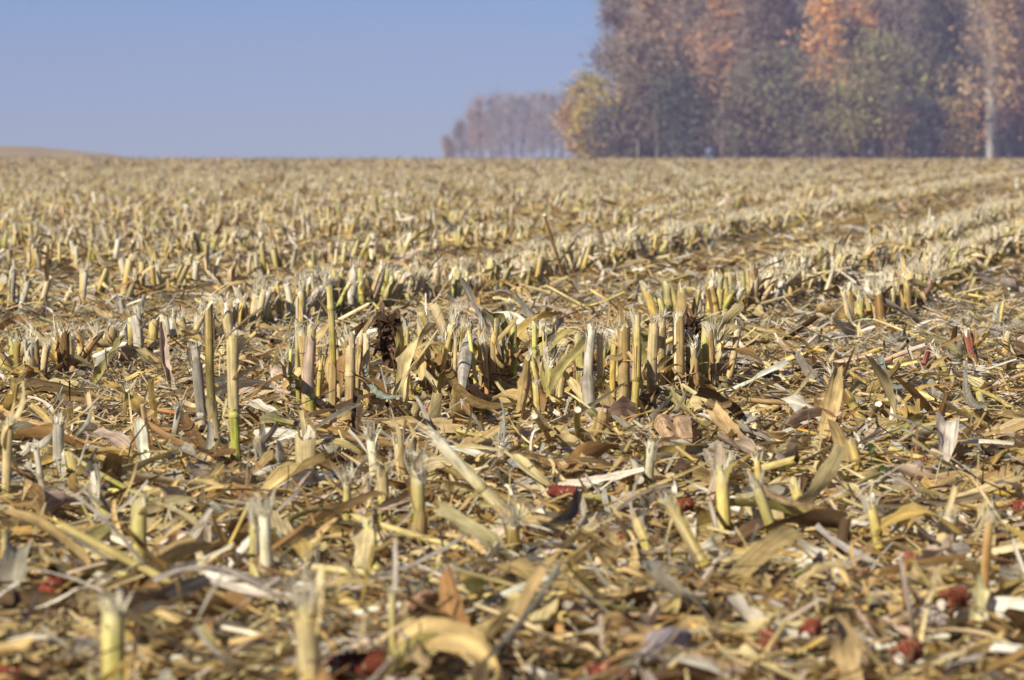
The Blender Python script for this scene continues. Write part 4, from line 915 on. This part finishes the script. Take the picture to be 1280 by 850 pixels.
# ------------------------------------------------------------------ trees
def tree(xp, d, H, kind, label, name, cwid=1.0, group='trees of the wood beyond the field', base_frac=None, leafn=1.0, rgbs=None):
    x = (xp - 640) / FPX * d; g = float(gz(x, d)) - .15
    root = empty(name, (x, d, g)); tag(root, label, 'tree', group)
    bare = kind == 'bare'; white = kind in ('bare', 'russet')
    tr = H * .011 + (.12 if name == 'grove_tree' else .05)
    k = 16; s = np.linspace(0, 1, k); wob = np.cumsum(rng.normal(0, .13, (k, 2)), 0) * s[:, None]
    path = np.concatenate([wob, (s * H * .97)[:, None]], 1)
    barkc = (lin((168, 162, 150)) if rng.random() < .45 or 'white trunk' in label else lin((120, 108, 94))) if white else lin((92, 80, 68))
    V, F, Cc, U = tube(path, tr * (1 - .9 * s) + .02, 7, np.tile(barkc, (k, 1)) * rng.choice((.5, .8, 1, 1.1), (k, 1)))
    a = Acc(); a.add(V, F, Cc, U); a.build('trunk', M_BARK, root)
    a = Acc(); ends = []
    f0 = base_frac if base_frac is not None else {'bare': .35, 'russet': .22, 'broad': .18, 'golden': .08, 'bush': .05, 'spruce': .05}[kind]
    nb = {'bare': 20, 'russet': 24, 'broad': 22, 'golden': 18, 'bush': 16, 'spruce': 40}[kind]
    for i in range(nb):
        f = f0 + (1 - f0) * (i + rng.uniform(0, 1)) / nb; f = min(f, .97)
        q = (f - f0) / (1 - f0)
        if kind == 'spruce': reach = H * .20 * (1 - q) + .3; el = rng.uniform(-.35, .0)
        elif kind in ('broad', 'golden', 'bush'): reach = H * .36 * math.sin(PI * min(.12 + q * .85, 1)) ** .7 * rng.uniform(.6, 1.1); el = rng.uniform(.0, .8)
        else: reach = H * .17 * (1.1 - q * .8) * rng.uniform(.6, 1.2); el = rng.uniform(.5, 1.1)
        reach *= cwid; az = i * 2.4 + rng.normal(0, .4)
        p0 = np.array([np.interp(f, s, path[:, j]) for j in range(3)])
        dv = np.array((math.cos(az) * math.cos(el), math.sin(az) * math.cos(el), math.sin(el)))
        mid = p0 + dv * reach * .5 + np.array((0, 0, reach * .05)); end = p0 + dv * reach + np.array((0, 0, reach * (.18 if kind != 'spruce' else -.05)))
        V, F, Cc, U = tube(np.stack([p0, mid, end]), np.array((tr * .34 * (1 - q * .6), tr * .2 * (1 - q * .5), .015)), 4, barkc * .8)
        a.add(V, F, Cc, U); ends += [(end, reach), (mid * .4 + end * .6, reach)] + ([(mid, reach)] if kind != 'bare' else [])
    a.build('limbs', M_BARK, root)['kind'] = 'stuff'
    a = Acc(); E = np.array([e[0] for e in ends]); R = np.array([e[1] for e in ends])
    if white or kind == 'bare':                  # fine bare twigs
        n = 850 if name == 'grove_tree' else 1300 if bare else 700; i = rng.integers(0, len(E), n); P0 = E[i] + rng.normal(0, .35, (n, 3)) * R[i, None] * (1.25 if name == 'grove_tree' else .6)
        V, F, U, s_, c_ = strips(P0, rng.uniform(0, 6.28, n), rng.normal(.7, .5, n), rng.uniform(.8, 2.2, n), rng.uniform(.022, .055, n), roll=rng.uniform(-1.5, 1.5, n), bend=rng.normal(-.4, .6, n), nl=2, nw=1, shape='tip', torn=0, anchor=0)
        tw = lin((166, 154, 134))[None] * rng.uniform(.7, 1.3, (n, 1))
        aa = Acc(); aa.add(V.reshape(-1, 3), many(V, F), np.repeat(tw, V.shape[1], 0), U.reshape(-1, 2)); aa.build('twigs', M_BARK, root)['kind'] = 'stuff'
    COL = rgbs or {'bare': [(160, 118, 84), (140, 108, 88)], 'russet': [(164, 128, 86), (154, 120, 84), (172, 138, 88), (146, 116, 86)], 'broad': [(118, 112, 72), (128, 118, 76), (104, 102, 68), (140, 120, 78)],
                   'golden': [(192, 164, 66), (180, 150, 60), (150, 142, 70)], 'bush': [(104, 102, 74), (112, 104, 76), (124, 106, 80)], 'spruce': [(70, 76, 66), (80, 82, 68)]}[kind]
    n = int({'bare': 1300, 'russet': 4200, 'broad': 5200, 'golden': 3600, 'bush': 3000, 'spruce': 3600}[kind] * leafn)
    if n > 0:
        keep = rng.random(len(E)) < (.6 if bare else .72 if kind == 'russet' else .95); keep[0] = True
        E2, R2 = E[keep], R[keep]; ck = rng.integers(0, len(COL), len(E2)); cl = rng.uniform(.75, 1.2, len(E2))
        i = rng.integers(0, len(E2), n); sp = np.clip(R2[i] * .36, .3, 1.7)
        P0 = E2[i] + rng.normal(0, 1, (n, 3)) * sp[:, None] * np.array((1, 1, .75)); P0[:, 2] = np.maximum(P0[:, 2], .1)
        if kind == 'russet': P0[:, 2] -= rng.uniform(0, .9, n)
        sz = rng.uniform(.09, .25, n)
        V, F, U, s_, c_ = strips(P0, rng.uniform(0, 6.28, n), rng.normal(-.2, .7, n), sz, sz * .8, roll=rng.uniform(-1.5, 1.5, n), bend=rng.normal(0, .8, n), nl=1, nw=1, shape='x', torn=.3)
        cc = np.array([lin(q) for q in COL]); cc = 1.34 * (cc * .86 + cc.mean(1, keepdims=True) * .14); cc = cc[ck[i]] * (cl[i] * rng.uniform(.8, 1.2, n))[:, None]
        a.add(V.reshape(-1, 3), many(V, F), np.repeat(cc, V.shape[1], 0), U.reshape(-1, 2)); a.build('crown', M_CROWN, root)
    return root

T = [  # pixel x, distance, height, kind, width factor, colours, label
 (745, 226, 6.6, 'golden', .85, None, 'small golden tree at the left end of the wood'),
 (730, 229, 4.6, 'golden', .8, [(180, 142, 80), (158, 126, 76)], 'low ochre bush-like tree outermost at the left'),
 (772, 236, 13.5, 'bare', 1.0, [(96, 76, 64)], 'bare dark tree at the left shoulder of the wood'),
 (800, 228, 9.0, 'broad', .9, [(130, 114, 88), (118, 106, 84), (136, 112, 82)], 'dull grey-green round tree beside the golden one'),
 (815, 231, 17, 'russet', .8, None, 'birch with pale trunk behind the grey-green tree'),
 (850, 240, 20, 'russet', 1.0, [(150, 122, 88), (158, 126, 84)], 'tall birch with faded brown leaves at upper left'),
 (893, 227, 16, 'russet', .95, [(180, 130, 78), (184, 136, 82), (166, 126, 82)], 'russet birch with red-orange low branches'),
 (925, 238, 19, 'russet', .9, [(146, 118, 90), (138, 112, 86)], 'brown leaved birch right of the russet one'),
 (1030, 230, 13.6, 'russet', 1.15, [(210, 150, 66), (212, 156, 76)], 'brightest orange tree in mid wood'),
 (1072, 233, 14.2, 'russet', .9, [(204, 146, 72), (190, 136, 76)], 'amber crowned tree next to the brightest orange one'),
 (1100, 226, 9.4, 'broad', 1.05, [(116, 118, 72), (124, 122, 76), (132, 124, 80)], 'large round green tree in mid wood'),
 (1062, 224, 5.6, 'broad', 1.0, [(134, 130, 72), (142, 126, 72)], 'low yellow-green tree under the orange crown'),
 (960, 225, 8.0, 'broad', 1.1, [(116, 114, 82), (104, 106, 78), (136, 118, 84)], 'dark green bushy tree left of centre wood'),
 (925, 224, 5.0, 'bush', 1.3, None, 'low dark bush beside the russet birch'),
 (1010, 224, 5.8, 'bush', 1.3, None, 'low dark bush below the orange tree'),
 (1165, 230, 14.0, 'spruce', 1.3, None, 'blackish spruce right of the round green tree'),
 (1192, 233, 12.5, 'spruce', 1.2, None, 'second dark spruce beside the blackish one'),
 (1150, 224, 4.6, 'bush', 1.3, [(72, 76, 68)], 'low dark bush below the spruces'),
 (1236, 224, 17.5, 'russet', .95, [(180, 146, 92), (172, 136, 86), (184, 152, 98)], 'white trunked amber birch near the right edge'),
 (1200, 225, 4.8, 'broad', 1.0, [(124, 116, 70), (160, 118, 70)], 'low olive tree left of the white trunked birch'),
 (1270, 227, 13, 'russet', .9, [(160, 120, 80)], 'brown birch at the right edge'),
 (1290, 231, 9, 'spruce', 1.3, None, 'dark spruce cut by the right edge'),
 (765, 224, 3.6, 'bush', 1.2, [(104, 96, 78)], 'low grey bush below the round tree'),
 (848, 225, 6.4, 'bush', 1.2, [(78, 88, 70), (84, 86, 70)], 'dark green bush between pale trunks'),
 (1125, 224, 4.0, 'bush', 1.1, [(130, 104, 70), (116, 98, 66)], 'low brownish bush below the round green tree'),
 (985, 231, 8.5, 'broad', .8, [(90, 92, 70), (104, 94, 72)], 'dull brown-green tree left of the orange tree'),
 (872, 233, 9, 'broad', .8, [(74, 76, 66), (112, 88, 70)], 'dim round tree behind the russet birch'),
]
for xp, d, H, kind, cw, rg, lab in T:
    nm = {'bare': 'bare_tree', 'russet': 'birch_tree', 'broad': 'broadleaf_tree', 'golden': 'broadleaf_tree', 'bush': 'bush', 'spruce': 'spruce_tree'}[kind]
    tree(xp, d, H, kind, lab, nm, cw, rgbs=rg)
for i, xp in enumerate(np.linspace(782, 1296, 26)):
    far = i % 2
    kd = 'bare' if i % 3 else 'russet'
    tree(xp + rng.normal(0, 6), 243 + 9 * far + rng.normal(0, 2), rng.uniform(19, 25) if xp > 830 else rng.uniform(14, 18), kd,
         ('tall bare grey birch ' if kd == 'bare' else 'tall leafy brown birch ') + 'behind the ' + min(T, key=lambda q: abs(q[0] - xp))[-1], 'birch_tree', 1.0, leafn=.45 if kd == 'bare' else .4,
         rgbs=[(150, 122, 98), (138, 114, 98)])
# the far grove, paler in the haze
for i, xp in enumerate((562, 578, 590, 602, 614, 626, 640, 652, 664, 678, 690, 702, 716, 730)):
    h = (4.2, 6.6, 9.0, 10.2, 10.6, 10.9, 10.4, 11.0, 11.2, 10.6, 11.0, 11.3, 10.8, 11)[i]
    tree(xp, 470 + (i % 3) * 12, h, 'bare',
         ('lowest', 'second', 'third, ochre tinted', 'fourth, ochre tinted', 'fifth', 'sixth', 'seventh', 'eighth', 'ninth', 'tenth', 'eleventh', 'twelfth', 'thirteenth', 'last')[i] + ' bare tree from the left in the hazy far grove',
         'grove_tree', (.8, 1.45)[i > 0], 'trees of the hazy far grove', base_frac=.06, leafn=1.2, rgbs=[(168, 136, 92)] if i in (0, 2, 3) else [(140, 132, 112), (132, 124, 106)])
# the dark inside of the wood: one mass behind the trees one can tell apart
def woods():
    a = Acc(); n = 26000
    y = rng.uniform(262, 285, n); xp = rng.uniform(772, 1420, n); x = (xp - 640) / FPX * y
    hmax = np.clip((xp - 740) / 70, .3, 1) * 19
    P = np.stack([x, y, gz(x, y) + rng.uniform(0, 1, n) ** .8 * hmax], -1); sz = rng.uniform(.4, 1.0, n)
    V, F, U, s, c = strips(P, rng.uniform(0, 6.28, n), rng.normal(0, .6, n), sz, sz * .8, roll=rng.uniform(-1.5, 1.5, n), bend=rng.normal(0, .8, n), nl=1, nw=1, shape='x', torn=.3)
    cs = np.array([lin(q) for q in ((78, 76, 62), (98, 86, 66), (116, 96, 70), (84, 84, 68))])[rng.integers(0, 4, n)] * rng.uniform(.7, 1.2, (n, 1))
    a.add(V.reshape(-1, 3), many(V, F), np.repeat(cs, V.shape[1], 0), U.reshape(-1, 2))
    tag(a.build('woods', M_CROWN), 'dim depths of the wood behind its front trees', 'woods', kind='stuff')
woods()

# ------------------------------------------------------------------ haze
def haze():
    x0, x1, y0, y1, z0, z1 = -430, 430, -15, 900, -6, 30
    V = np.array([(x, y, z) for z in (z0, z1) for y in (y0, y1) for x in (x0, x1)], float)
    F = np.array([(0, 2, 3, 1), (4, 5, 7, 6), (0, 1, 5, 4), (2, 6, 7, 3), (0, 4, 6, 2), (1, 3, 7, 5)])
    m, n, l = newmat('haze'); out = N_(n, 'ShaderNodeOutputMaterial'); pv = N_(n, 'ShaderNodeVolumePrincipled')
    pv.inputs['Color'].default_value = (.505, .49, .79, 1); pv.inputs['Density'].default_value = HAZE; pv.inputs['Anisotropy'].default_value = 0.0
    l.new(pv.outputs[0], out.inputs['Volume'])
    a = Acc(); a.add(V, F, (1, 1, 1)); o = a.build('haze', m, smooth=False)
    tag(o, 'thin blue autumn haze over the field', 'haze', kind='stuff')
HAZE = 0.0010
haze()
